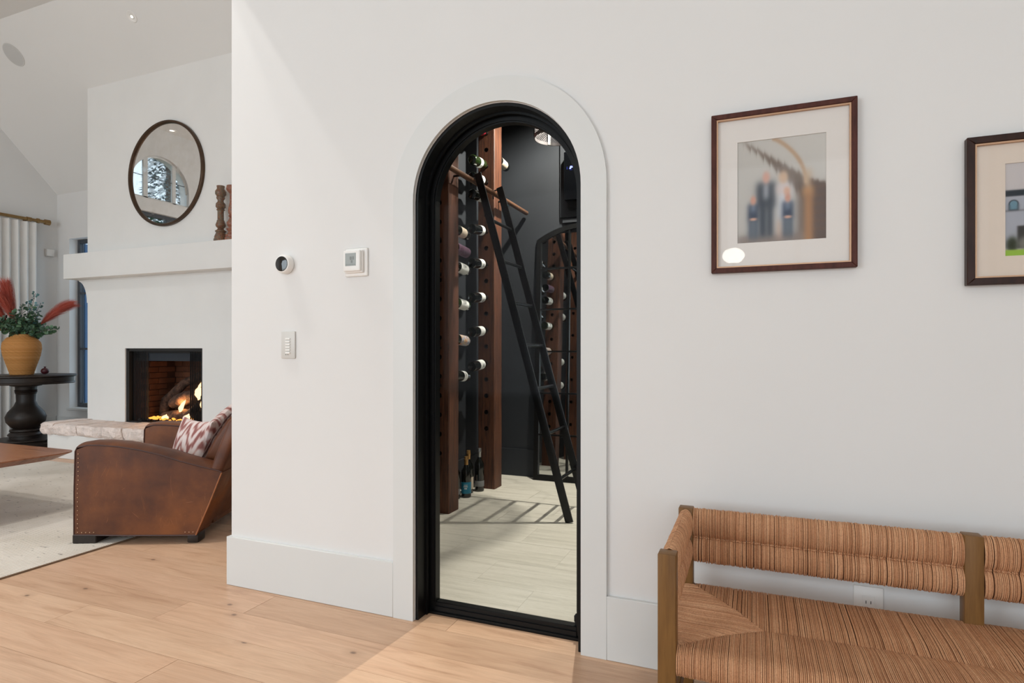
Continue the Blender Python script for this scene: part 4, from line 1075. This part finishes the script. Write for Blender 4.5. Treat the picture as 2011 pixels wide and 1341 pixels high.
def front_path(x, yend):
    p = [(x, syf + .035, .296), (x, syf + .012, .297), (x, syf + .002, .310), (x, syf, .330), (x, syf + .003, .347), (x, syf + .012, .357), (x, syf + .028, SZ + .002)]
    y0 = syf + .028
    if yend > y0 + .01:
        for k in range(1, 6): y_ = y0 + (yend - y0) * k / 5; p.append((x, y_, seatz(y_) - (.004 if k == 5 else 0)))
    return p
def back_path(x, yst):
    y1_ = syb - .028; p = []
    if yst < y1_ - .01:
        for k in range(5): y_ = yst + (y1_ - yst) * k / 5; p.append((x, y_, seatz(y_) - (.004 if k == 0 else 0)))
    p += [(x, y1_, SZ + .001), (x, syb - .010, .355), (x, syb, .342), (x, syb, .310), (x, syb - .02, .297)]
    return p
mb = MB(); X1v = Vector((1, 0, 0))
x = xi0 + .002
while x < xi1:
    xx = x + rr.uniform(-.0004, .0004); h = .0025 * rr.uniform(.6, 1.25)
    dl = min(x - xi0, xi1 - x) / (apx - xi0)         # 0 at the end, 1 at apex
    if dl < 1:
        q = dl ** .85
        yfb = syf + .028 + (apy - syf - .028) * q; ybb = syb - .03 + (apy - syb + .03) * dl ** 1.1
    else: yfb = ybb = apy + .004 * math.sin(x * 5)
    strand(mb, [(a, c + 0, d + (rr.uniform(-.0005, .0005) if i > 5 else 0)) for i, (a, c, d) in enumerate(front_path(xx, yfb))], X1v, h, pitch * .47)
    strand(mb, back_path(xx + rr.uniform(-.0008, .0008), ybb), X1v, h, pitch * .47)
    x += pitch * rr.uniform(.93, 1.08)
wpart('woven_seat', mb, M['rush'], b_, kind='stuff')
# end triangles: strands parallel to the bench length, wrapping the side rails
mb = MB(); Y1v = Vector((0, -1, 0))
y_ = syf + .03
while y_ < syb - .03:
    if y_ < apy: dl = ((y_ - syf - .028) / (apy - syf - .028)) ** (1 / .85)
    else: dl = ((syb - .03 - y_) / (syb - .03 - apy)) ** (1 / 1.1)
    dl = max(0, min(1, dl)); xe = xi0 + (apx - xi0) * dl
    h = .0024 * rr.uniform(.6, 1.3)
    xa_ = xi0 - .037
    base = [(xa_, y_, .31), (xa_ + .002, y_, .345), (xa_ + .012, y_, SZ)]
    q = max(xe, xa_ + .03)
    pts = base + [(xa_ + .012 + (q - xa_ - .012) * k / 4, y_ + rr.uniform(-.0008, .0008), seatz(y_) + .0015 - (.005 if k == 4 else 0)) for k in range(1, 5)]
    if yf1 + .003 < y_ < yb0 - .003 or True:
        if not (yf1 < y_ < yb0): pts = [(max(p[0], xi0 + .001), p[1], p[2]) for p in pts[2:]]
        strand(mb, pts, Y1v, h, pitch * .47)
        strand(mb, [(xi0 + xi1 - p[0], p[1], p[2]) for p in pts][::-1], Y1v, h, pitch * .47)
    y_ += pitch * rr.uniform(.93, 1.08)
wpart('woven_seat_end', mb, M['rush'], b_, kind='stuff')
wpart('seat_core', MB().box(xi0, xi1, syf + .006, syb - .006, .302, SZ - .010), M['rushcore'], b_)
# backrest and arm panels: double roll profile around a core
def roll_path(scale=1.0):
    pr = []
    t1, t2 = .036 * scale, .036 * scale
    Z1, Z2 = .553, .470; rz1, rz2 = .044, .040
    for i in range(12):                                  # upper roll, front side from the top down
        a = PI / 2 - PI * .86 * i / 11; pr.append((-t1 * max(0, math.cos(a)) ** .9, Z1 + rz1 * math.sin(a)))
    pr.append((-.58 * t1, (Z1 - rz1 + Z2 + rz2) / 2))
    for i in range(12):
        a = PI * .36 - PI * .86 * i / 11; pr.append((-t2 * max(0, math.cos(a)) ** .9, Z2 + rz2 * math.sin(a)))
    pr.append((.0, Z2 - rz2 - .001)); 
    return pr
RPX = roll_path(.82); RPY = roll_path(.60)
def core(a0, a1, fixed, axis):
    RP = RPX if axis == 'x' else RPY; cz_ = (.553, .470); mb = MB()
    for q, rz_ in zip(cz_, (.044, .040)):
        t_ = .036 * (.82 if axis == 'x' else .60)
        pts = [(fixed + t_ * .9 * math.cos(2 * PI * i / 16), q + rz_ * .93 * math.sin(2 * PI * i / 16)) for i in range(16)]
        mb.prism(pts, 'x' if axis == 'x' else 'y', a0 + .001, a1 - .001)
    return mb
def woven_panel(name, a0, a1, fixed, axis):
    RP = RPX if axis == 'x' else RPY
    mb = MB(); a = a0 + .002
    while a < a1:
        h = .0021 * rr.uniform(.6, 1.3); jz = rr.uniform(-.0012, .0012); ja = rr.uniform(-.0005, .0005); tw = rr.uniform(-.0008, .0008)
        if axis == 'x':
            back = [(-p - 0.0, z) for p, z in RP[::-1]]
            path = [(a + ja + tw * k / 12, fixed + p, z + jz) for k, (p, z) in enumerate(RP)]
            strand(mb, path[::-1], X1v, h, pitch * .48)
            strand(mb, [(a + ja, fixed - p, z + jz) for p, z in RP[::2]], X1v, h, pitch * .48)
        else:
            path = [(fixed - p, a + ja + tw * k / 12, z + jz) for k, (p, z) in enumerate(RP)]
            strand(mb, path[::-1], Vector((0, 1, 0)), h, pitch * .48)
            strand(mb, [(fixed + p, a + ja, z + jz) for p, z in RP[::2]], Vector((0, 1, 0)), h, pitch * .48)
        a += pitch * rr.uniform(.93, 1.08)
    wpart(name, mb, M['rush'], b_, kind='stuff')
yc_ = -.118
for i in range(3):
    a0, a1 = XS[i] + sw, XS[i + 1]
    woven_panel('woven_back', a0, a1, yc_, 'x')
    wpart('back_core', core(a0, a1, yc_, 'x'), M['rushcore'], b_)
for x in (XS[0] + sw / 2, XS[3] + sw / 2):
    woven_panel('woven_arm', yf1, yb0, x, 'y')
    wpart('arm_core', core(yf1, yb0, x, 'y'), M['rushcore'], b_)

# ---------------------------------------------------------------- wine room: timber posts
PW = .145; PXC = -1.89 - PW / 2
ZP = 3.30
holes = [.997 - .52 + .13 * i for i in range(20)]
holes1 = [.924 - .52 + .13 * i for i in range(20)]
def timber(y0, label, zs):
    t = thing('timber_post', label, 'post', (PXC, y0 + PW / 2, 0), group='drilled timber posts in the wine room')
    nz = 60; bm = bmesh.new(); ns = 5
    # square section ring with slightly worn edges
    ring_ = []
    c = .006; hw = PW / 2
    for (sx, sy) in ((-1, -1), (1, -1), (1, 1), (-1, 1)):
        if sx * sy > 0: ring_ += [(sx * hw, sy * (hw - c)), (sx * (hw - c), sy * hw)] if sx < 0 else [(sx * hw, sy * (hw - c)), (sx * (hw - c), sy * hw)]
        else: ring_ += [(sx * (hw - c), sy * hw), (sx * hw, sy * (hw - c))]
    # order properly by angle
    ring_ = sorted(ring_, key=lambda p: math.atan2(p[1], p[0]))
    rings = []
    for k in range(nz + 1):
        z = .0005 + (ZP - .001) * k / nz; L = []
        for (a, bb) in ring_:
            nn = noise.noise(Vector((a * 20, bb * 20 + y0, z * 2.2))) * .003
            L.append(bm.verts.new((a * (1 + nn * 6), bb * (1 + nn * 6), z)))
        rings.append(L)
    m_ = len(ring_)
    for k in range(nz):
        for i in range(m_): bm.faces.new((rings[k][i], rings[k][(i + 1) % m_], rings[k + 1][(i + 1) % m_], rings[k + 1][i]))
    bm.faces.new(rings[0][::-1]); bm.faces.new(rings[-1])
    mb = MB(); mb.frombm(bm, False)
    o = obj('beam', mb, M['post'], t)
    cm = MB()
    for z in zs:
        if .1 < z < 3.2:
            for sg_ in (-1, 1):
                cm.tube([(0, sg_ * (PW / 2 + .01), z), (0, sg_ * (PW / 2 - .060), z)], .0185, 14, smooth=False)
    co = bpy.data.objects.new('cutter', mesh_of('cutter', cm, M['soot'])); C.objects.link(co); co.location = t.location
    md = o.modifiers.new('drill', 'BOOLEAN'); md.operation = 'DIFFERENCE'; md.object = co; md.solver = 'EXACT'; md.material_mode = 'TRANSFER'  # hole walls take the cutter's black, so recess shade sits in their colour
    bpy.context.view_layer.update()
    me = bpy.data.meshes.new_from_object(o.evaluated_get(bpy.context.evaluated_depsgraph_get()))
    o.modifiers.clear(); o.data = me; bpy.data.objects.remove(co)
    return t
timber(1.43, 'rough dark timber post drilled for bottles, nearer one beside the arch', holes1)
timber(2.19, 'rough dark timber post drilled for bottles, farther one behind the ladder', holes)
timber(.67 - .02, 'rough dark timber post drilled for bottles, hidden beside the door', holes1[::2])

# bottles: local +z = neck direction
bp = [(.0005, .012), (.020, .006), (.032, .0), (.0365, .004), (.0375, .012), (.0375, .185), (.035, .198), (.026, .213), (.017, .226), (.0145, .236), (.0143, .300), (.0005, .300)]
cp = [(.0150, .240), (.0152, .272), (.0165, .274), (.0165, .282), (.0152, .284), (.0150, .302), (.0005, .302)]
cache = {}
def bottle_parts(gm, lm, fm, l0, l1):
    key = (gm, lm, fm, l0, l1)
    if key not in cache:
        cache[key] = (mesh_of('glass', MB().lathe(bp, 28, cap=False), M[gm]),
                      mesh_of('paper_label', MB().lathe([(.0377, l0), (.0380, l0 + .001), (.0380, l1 - .001), (.0377, l1)], 28, cap=False), M[lm]),
                      mesh_of('capsule', MB().lathe(cp, 20, cap=False), M[fm]))
    return cache[key]
def bottle(loc, rot, label, group, gm='bottle', lm='paper_w', fm='foil', l0=.045, l1=.135, ink=True):
    t = thing('wine_bottle', label, 'bottle', loc, group=group); t.rotation_euler = rot
    g, l, f = bottle_parts(gm, lm, fm, l0, l1)
    for nm, me in (('glass', g), ('paper_label', l), ('capsule', f)):
        o = bpy.data.objects.new(nm, me); C.objects.link(o); o.parent = t
    if ink:
        mb = MB()
        for q, (z0, z1, wd) in enumerate(((.4, .5, .5), (.58, .63, .8), (.68, .71, .65), (.76, .79, .7))):
            zz0 = l0 + (l1 - l0) * z0; zz1 = l0 + (l1 - l0) * z1; n = 8; vs = []
            for sgn in (0, PI):
                vs = []
                for i in range(n + 1):
                    a = sgn + (i / n - .5) * 1.1 * wd
                    vs += [(.0383 * math.cos(a), .0383 * math.sin(a), zz0), (.0383 * math.cos(a), .0383 * math.sin(a), zz1)]
                mb.add(vs, [(2 * i, 2 * i + 2, 2 * i + 3, 2 * i + 1) for i in range(n)], True)
        obj('label_print', mb, M['ink'] if lm != 'paper_t' else M['paper_w'], t)
    return t
def on_front(yface, z, **k):   # neck into the front face, base towards the viewer, base sagging slightly
    tl = math.radians(5)
    d = Vector((0, math.cos(tl), math.sin(tl)))
    L = .262; neck = Vector((PXC + .002, yface, z))
    base = neck - d * L
    q = d.to_track_quat('Z', 'Y').to_matrix().to_4x4() @ Matrix.Rotation(k.pop('spin', .3), 4, 'Z')
    return bottle(base, q.to_euler(), group='bottles in the timber posts', **k)
def on_rear(yface, z, **k):
    tl = math.radians(-4)
    d = Vector((0, -math.cos(tl), math.sin(-tl)))
    neck = Vector((PXC + .002, yface, z)); base = neck - d * .262
    q = d.to_track_quat('Z', 'Y').to_matrix().to_4x4() @ Matrix.Rotation(k.pop('spin', .3), 4, 'Z')
    return bottle(base, q.to_euler(), group='bottles in the timber posts', **k)
F2 = 2.19
on_front(F2, 2.817, lm='paper_r', l0=.1, l1=.18, label='bottle with a red and white label at the top of the far post')
on_front(F2, 2.557, gm='bottle_g', l0=.09, l1=.135, label='green bottle with white label sticking out above the ladder rail', ink=False)
on_front(F2, 2.427, l0=.06, l1=.16, label='dark bottle with white label just behind the rail and ladder top', spin=1.)
on_front(F2, 2.297, l0=.08, l1=.16, label='dark bottle with white label just under the rail left of the ladder', ink=False)
on_front(F2, 2.037, l0=.115, l1=.165, label='long dark bottle with narrow white band label, at the height of the second rung', ink=False)
on_front(F2, 1.777, l0=.095, l1=.165, label='dark bottle with split white label on far post, at the height of the third rung')
on_front(F2, 1.517, lm='paper_w', l0=.10, l1=.17, label='dark bottle with white and gold label on far post beside fourth rung', spin=.8)
on_front(F2, 1.257, l0=.085, l1=.165, label='dark bottle with plain white label on far post, second lowest', ink=False)
on_front(F2, .997, l0=.085, l1=.165, label='dark bottle with black print on white label, lowest on the far post', spin=.1)
B1 = 1.43 + PW
for z, kw in ((.924, dict(l0=.05, l1=.10, label='dark bottle with small white label behind near post, lowest of its column')),
              (1.184, dict(lm='paper_b', l0=.02, l1=.15, ink=False, label='bottle with colourful painted label behind near post, second from the bottom')),
              (1.444, dict(gm='bottle_g', l0=.03, l1=.15, label='green bottle with big white label behind near post, third from the bottom')),
              (1.704, dict(l0=.03, l1=.15, label='dark bottle with big white label behind near post, just under the marbled one')),
              (1.834, dict(lm='paper_m', l0=.005, l1=.19, ink=False, label='bottle wrapped in purple marbled paper behind the near post')),
              (1.964, dict(lm='paper_c', l0=.055, l1=.14, ink=False, label='dark bottle with cream label behind near post, above the marbled one'))):
    on_rear(B1, z, **kw)
for z, w in ((.86, 'lowest'), (1.115, 'second from the bottom'), (1.611, 'second from the top'), (1.849, 'topmost')):
    on_front(1.43, z, l0=.06, l1=.175, label='bottle with white label tip showing beside the door frame, ' + w, ink=False)
on_rear(F2 + PW, 2.68, lm='paper_c', l0=.045, l1=.15, ink=False, label='dark bottle with tan label sticking out behind the far post, near the lamp')
on_rear(F2 + PW, 2.36, lm='paper_t', l0=.03, l1=.15, ink=False, label='bottle with teal label behind the far post, mostly hidden by rail')
# reflected side: a few more bottles on the rear of the far post
for z in (1.05, 1.31, 1.96):
    on_rear(F2 + PW, z, l0=.06, l1=.14, ink=False, label='dark bottle behind the far post seen in the leaning mirror') if False else None
# floor bottles
fb = [(-1.995, 1.90, 'paper_t', 'foil_g', .305, 'wine bottle with teal label and gold foil standing on the tiled floor', 1.0, True),
      (-2.035, 2.02, 'paper_c', 'foil_g', .33, 'wine bottle with tan label standing behind the teal-labelled bottle', 1.08, False),
      (-1.985, 2.11, 'paper_s', 'foil_s', .34, 'dark wine bottle with silver foil standing on the tiled floor', 1.10, False),
      (-2.045, 1.82, 'paper_s', 'foil', .30, 'wine bottle with grey label half hidden by near post', 1.0, False)]
for (x, y_, lm, fm, hh, lab, s, ik) in fb:
    t = bottle((x, y_, .0005), (0, 0, math.radians(-70)), lab, 'bottles on the wine room floor', lm=lm, fm=fm, l0=(.03 if lm != 'paper_s' else .035), l1=(.115 if lm != 'paper_s' else .075), ink=ik)
    t.scale = (1, 1, s)

# rail on brackets
RZ, RXX = 2.285, -1.820
rl = thing('ladder_rail', 'round wooden pole rail mounted in front of the timber posts', 'rail', (RXX, 1.4, RZ))
wpart('pole', MB().tube([(RXX, .16, RZ), (RXX, 2.715, RZ)], .0185, 18), M['pole'], rl)
for y_ in (.66 + PW / 2, 1.43 + PW / 2, 2.19 + PW / 2):
    wpart('bracket', MB().tube([(-1.8895, y_, RZ), (RXX - .012, y_, RZ)], .008, 10), M['iron'], rl)
# ladder
def lad(s, off=0.):      # s 0..1 from foot to top
    return Vector((-1.085 - .70 * s, 1.545 + .115 * s + off, .0 + 2.335 * s))
ld = thing('library_ladder', 'black metal rolling ladder leaning on the wooden rail', 'ladder', (-1.085, 1.73, 0))
def flatbar(p, q, w, t):
    d = (q - p).normalized(); n_ = Vector((0, 1, 0)); n_ = (n_ - d * n_.dot(d)).normalized(); s_ = d.cross(n_).normalized()
    vs = []
    for e in (p, q):
        for a, bb in ((-1, -1), (1, -1), (1, 1), (-1, 1)): vs.append((e + s_ * a * w / 2 + n_ * bb * t / 2)[:])
    bm = bmesh.new(); V_ = [bm.verts.new(v) for v in vs]
    for f in [(0, 1, 2, 3), (7, 6, 5, 4), (0, 4, 5, 1), (1, 5, 6, 2), (2, 6, 7, 3), (3, 7, 4, 0)]: bm.faces.new([V_[i] for i in f])
    bmesh.ops.recalc_face_normals(bm, faces=bm.faces)
    bmesh.ops.bevel(bm, geom=list(bm.edges), offset=.0018, segments=2, profile=.5, affect='EDGES')
    mb = MB(); mb.frombm(bm, True); return mb
OFF = .385
for off in (0, OFF):
    wpart('stile', flatbar(lad(.0, off) + Vector((0, 0, .001)), lad(1.0, off), .052, .014), M['iron'], ld)
    t_ = lad(.985, off)
    wpart('hook', MB().tube([(RXX + .045, t_.y + .018, RZ + .02), (RXX + .02, t_.y + .018, RZ + .04), (RXX - .01, t_.y + .018, RZ + .034), (RXX - .03, t_.y + .018, RZ + .005), (RXX - .025, t_.y + .018, RZ - .03)], .006, 8), M['iron'], ld)
for z in [.263 + .290 * i for i in range(7)]:
    s = z / 2.335
    wpart('rung', MB().tube([lad(s, -.004)[:], lad(s, OFF + .004)[:]], .0115, 12), M['iron'], ld)

# pendant lamp: perforated metal drum
pd = thing('drum_pendant', 'drum pendant lamp with a pale perforated metal shade', 'lamp', (PEND[0], PEND[1], 2.60))
RS, HS = .157, .30
obj('lower_ring', MB().lathe([(RS - .004, 0), (RS + .003, 0), (RS + .003, .022), (RS - .004, .022), (RS - .004, 0)], 64, cap=False), M['meshmetal'], pd)
obj('upper_ring', MB().lathe([(RS - .004, HS), (RS + .003, HS), (RS + .003, HS + .016), (RS - .004, HS + .016), (RS - .004, HS)], 64, cap=False), M['darkmetal'], pd)
mb = MB(); NS = 60
for sgn in (-1, 1):
    for k in range(NS):
        a0 = 2 * PI * k / NS; tw = sgn * 1.7; vs = []; st = 14; fs = []
        for i in range(st + 1):
            a = a0 + tw * i / st; z = .022 + (HS - .022) * i / st; da = .0024 / RS
            vs += [(RS * math.cos(a - da), RS * math.sin(a - da), z), (RS * math.cos(a + da), RS * math.sin(a + da), z)]
        mb.add(vs, [(2 * i, 2 * i + 1, 2 * i + 3, 2 * i + 2) for i in range(st)], True)
obj('mesh_shade', mb, M['meshmetal'], pd, kind='stuff')
for k in range(3):
    a = k * 2 * PI / 3 + 3.6
    obj('strut', MB().box((RS + .001) * math.cos(a) - .004, (RS + .001) * math.cos(a) + .004, (RS + .001) * math.sin(a) - .004, (RS + .001) * math.sin(a) + .004, .01, HS), M['darkmetal'], pd)
a = math.radians(128)
obj('seam_strip', MB().box(-.010, .010, -.0015, .0015, .005, HS).xform(Matrix.Translation(((RS - .004) * math.cos(a), (RS - .004) * math.sin(a), 0)) @ Matrix.Rotation(a - PI / 2, 4, 'Z')), M['plastic'], pd)
obj('spider', MB().tube([(-RS, 0, HS), (RS, 0, HS)], .003, 6).tube([(0, -RS, HS), (0, RS, HS)], .003, 6), M['darkmetal'], pd)
obj('socket', MB().lathe([(.014, .19), (.016, .2), (.016, .27), (.006, .275), (.006, HS + .0)], 16), M['darkmetal'], pd)
obj('bulb', MB().lathe([(.0005, .05), (.010, .055), (.013, .07), (.013, .17), (.011, .19)], 16, cap=False), M['bulb'], pd)
obj('rod', MB().tube([(0, 0, HS), (0, 0, 3.298 - 2.60)], .005, 8), M['darkmetal'], pd)
obj('canopy', MB().lathe([(.05, 3.2985 - 2.60), (.05, 3.285 - 2.60), (.02, 3.275 - 2.60), (.0005, 3.275 - 2.60)], 24), M['darkmetal'], pd)

# cooling unit on a raised panel at the back
S('trim_2', MB().box(-1.52, -.70, 2.722, 2.7445, 2.22, 3.298, .003, 1).box(-1.50, -.72, 2.728, 2.7445, 2.175, 2.212, .002, 1), M['winewall'])
cu_ = thing('cooling_unit', 'black wall-mounted wine cooler unit with a small blue display', 'cooler', (-1.2, 2.7215, 2.5))
wpart('housing', MB().box(-1.46, -.93, 2.64, 2.7215, 2.345, 2.745, .004, 1), M['blackgloss'], cu_)
wpart('lower_vent', MB().box(-1.44, -.95, 2.68, 2.7215, 2.285, 2.344), M['blacksteel'], cu_)
ds = MB()
def dd(x0, x1, z0, z1, sl=0.): ds.add([(x0, 2.6393, z0), (x1, 2.6393, z0), (x1 + sl, 2.6393, z1), (x0 + sl, 2.6393, z1)], [(0, 1, 2, 3)])
dd(-1.412, -1.404, 2.601, 2.623, .007); dd(-1.402, -1.394, 2.605, 2.623, .006); dd(-1.392, -1.384, 2.608, 2.623, .006); dd(-1.411, -1.398, 2.599, 2.605)
wpart('display', ds, M['display'], cu_)
ds = MB(); dd(-1.436, -1.426, 2.613, 2.618); dd(-1.436, -1.426, 2.600, 2.606); dd(-1.370, -1.350, 2.617, 2.622); dd(-1.370, -1.350, 2.605, 2.610); dd(-1.410, -1.386, 2.590, 2.593)
wpart('display_marks', ds, M['display2'], cu_)

# leaning arched mirror with glazing bars
mt = thing('arched_floor_mirror', 'tall arched floor mirror with black grid bars leaning on the back wall', 'mirror', (-1.308, 2.63, .001))
mt.rotation_euler = (-math.radians(2.6), 0, 0)
HW, HT, HA = .42, 2.045, .125
Rr = (HW ** 2 + HA ** 2) / (2 * HA)
def arc(hw, dz, n=16):
    r_ = Rr - dz; c = HT + HA - Rr; a = math.asin(min(1, hw / r_))
    return [(r_ * math.sin(-a + 2 * a * i / n), c + r_ * math.cos(-a + 2 * a * i / n)) for i in range(n + 1)]
fo = arc(HW, 0); fi = arc(HW - .04, .04)
mb = MB().box(-HW, -HW + .04, 0, .034, .0, fi[0][1]).box(HW - .04, HW, 0, .034, 0, fi[0][1]).box(-HW + .04, HW - .04, 0, .034, 0, .045)
vs = []; fs = []
for p, q in zip(fi, fo): vs += [(p[0], 0, p[1]), (q[0], 0, q[1]), (p[0], .034, p[1]), (q[0], .034, q[1])]
for i in range(16):
    a = 4 * i; c = a + 4; fs += [(a, c, c + 1, a + 1), (a + 2, a + 3, c + 3, c + 2), (a, a + 2, c + 2, c), (a + 1, c + 1, c + 3, a + 3)]
mb.add(vs, fs)
mb.add([(-HW, 0, fi[0][1]), (-HW + .04, 0, fi[0][1]), (-HW, 0, fo[0][1]), (-HW, .034, fi[0][1]), (-HW, .034, fo[0][1])], [(0, 1, 2), (0, 2, 4, 3)])
mb.add([(HW, 0, fi[-1][1]), (HW - .04, 0, fi[-1][1]), (HW, 0, fo[-1][1]), (HW, .034, fi[-1][1]), (HW, .034, fo[-1][1])], [(2, 1, 0), (3, 4, 2, 0)])
obj('frame', mb, M['blacksteel'], mt)
ga = arc(HW - .035, .03)
obj('mirror_glass', MB().add([(x, .020, z) for x, z in ga] + [(HW - .035, .020, .04), (-HW + .035, .020, .04)], [list(range(19))[::-1]]), M['mirror2'], mt)
for x in (-.13, .13): obj('vertical_bar', MB().box(x - .008, x + .008, .004, .0195, .045, HT + HA - .05), M['blacksteel'], mt)
for z in (.383, .735, 1.088, 1.447, 1.797): obj('horizontal_bar', MB().box(-HW + .04, HW - .04, .006, .0195, z - .007, z + .007), M['blacksteel'], mt)
sw_ = thing('wine_room_switch', 'white light switch on the dark wall, seen only in the leaning mirror', 'switch', (PXR, .28, 1.10))
obj('wall_plate', MB().box(.0005, .008, -.039, .039, -.06, .06, .003, 2), M['plastic'], sw_)
obj('rocker', MB().box(.008, .012, -.017, .017, -.034, .034, .002, 1), M['plastic'], sw_)

# ---------------------------------------------------------------- outside: trees seen through the gable windows
for i, (x, y_, h, w) in enumerate([(-16, -6.1, 9.5, 1.5), (-18.5, -3.6, 7.6, 1.5), (-13.5, -9.6, 6.5, 1.2), (-20, -10.5, 9.0, 2.0)]):
    t = thing('conifer', ('tall', 'short', 'slim', 'broad')[i] + ' dark conifer outside the gable window, seen in the round mirror', 'tree', (x, y_, 0), group='trees outside')
    rt_ = random.Random(i + 70); mb = MB()
    for k in range(9000):
        f = rt_.random() ** .8; z = .8 + (h - .8) * f; r_ = w * (1 - f) * rt_.uniform(.4, 1.0) + .06; a = rt_.uniform(0, 2 * PI)
        c = Vector((r_ * math.cos(a), r_ * math.sin(a), z)); d1_ = Vector((math.cos(a), math.sin(a), -.4)).normalized() * rt_.uniform(.06, .16); d2_ = Vector((-math.sin(a), math.cos(a), rt_.uniform(-.3, .3))) * rt_.uniform(.02, .05)
        mb.add([(c - d2_)[:], (c + d2_)[:], (c + d1_)[:]], [(0, 1, 2)])
    obj('foliage', mb, M['tree'], t, kind='stuff')
    obj('trunk', MB().lathe([(.16, 0), (.04, h)], 10), M['bark'], t)
hg = thing('hedge', 'dense green hedge outside the left window, seen at the bottom of the round mirror', 'hedge', (-10.6, -1.8, 0))
rt_ = random.Random(99); mb = MB()
for k in range(9000):
    c = Vector((rt_.uniform(-.35, .35), rt_.uniform(-3.6, 3.6), rt_.uniform(.0, 3.75) ** 1.0)); a = rt_.uniform(0, 6.28)
    d1_ = Vector((math.cos(a), math.sin(a), rt_.uniform(-.6, .6))) * .10; d2_ = Vector((-math.sin(a), math.cos(a), rt_.uniform(-.6, .6))) * .05
    mb.add([(c - d2_)[:], (c + d2_)[:], (c + d1_)[:]], [(0, 1, 2)])
obj('foliage', mb, island('hedge_leaf', [(88, 130, 110), (70, 110, 96), (112, 150, 120), (60, 96, 84)], .8, .1), hg, kind='stuff')
S('ground', MB().box(-40, XL - .2, -30, 30, -.3, -.07), plain('lawn', (86, 104, 66), .95, var=.2))
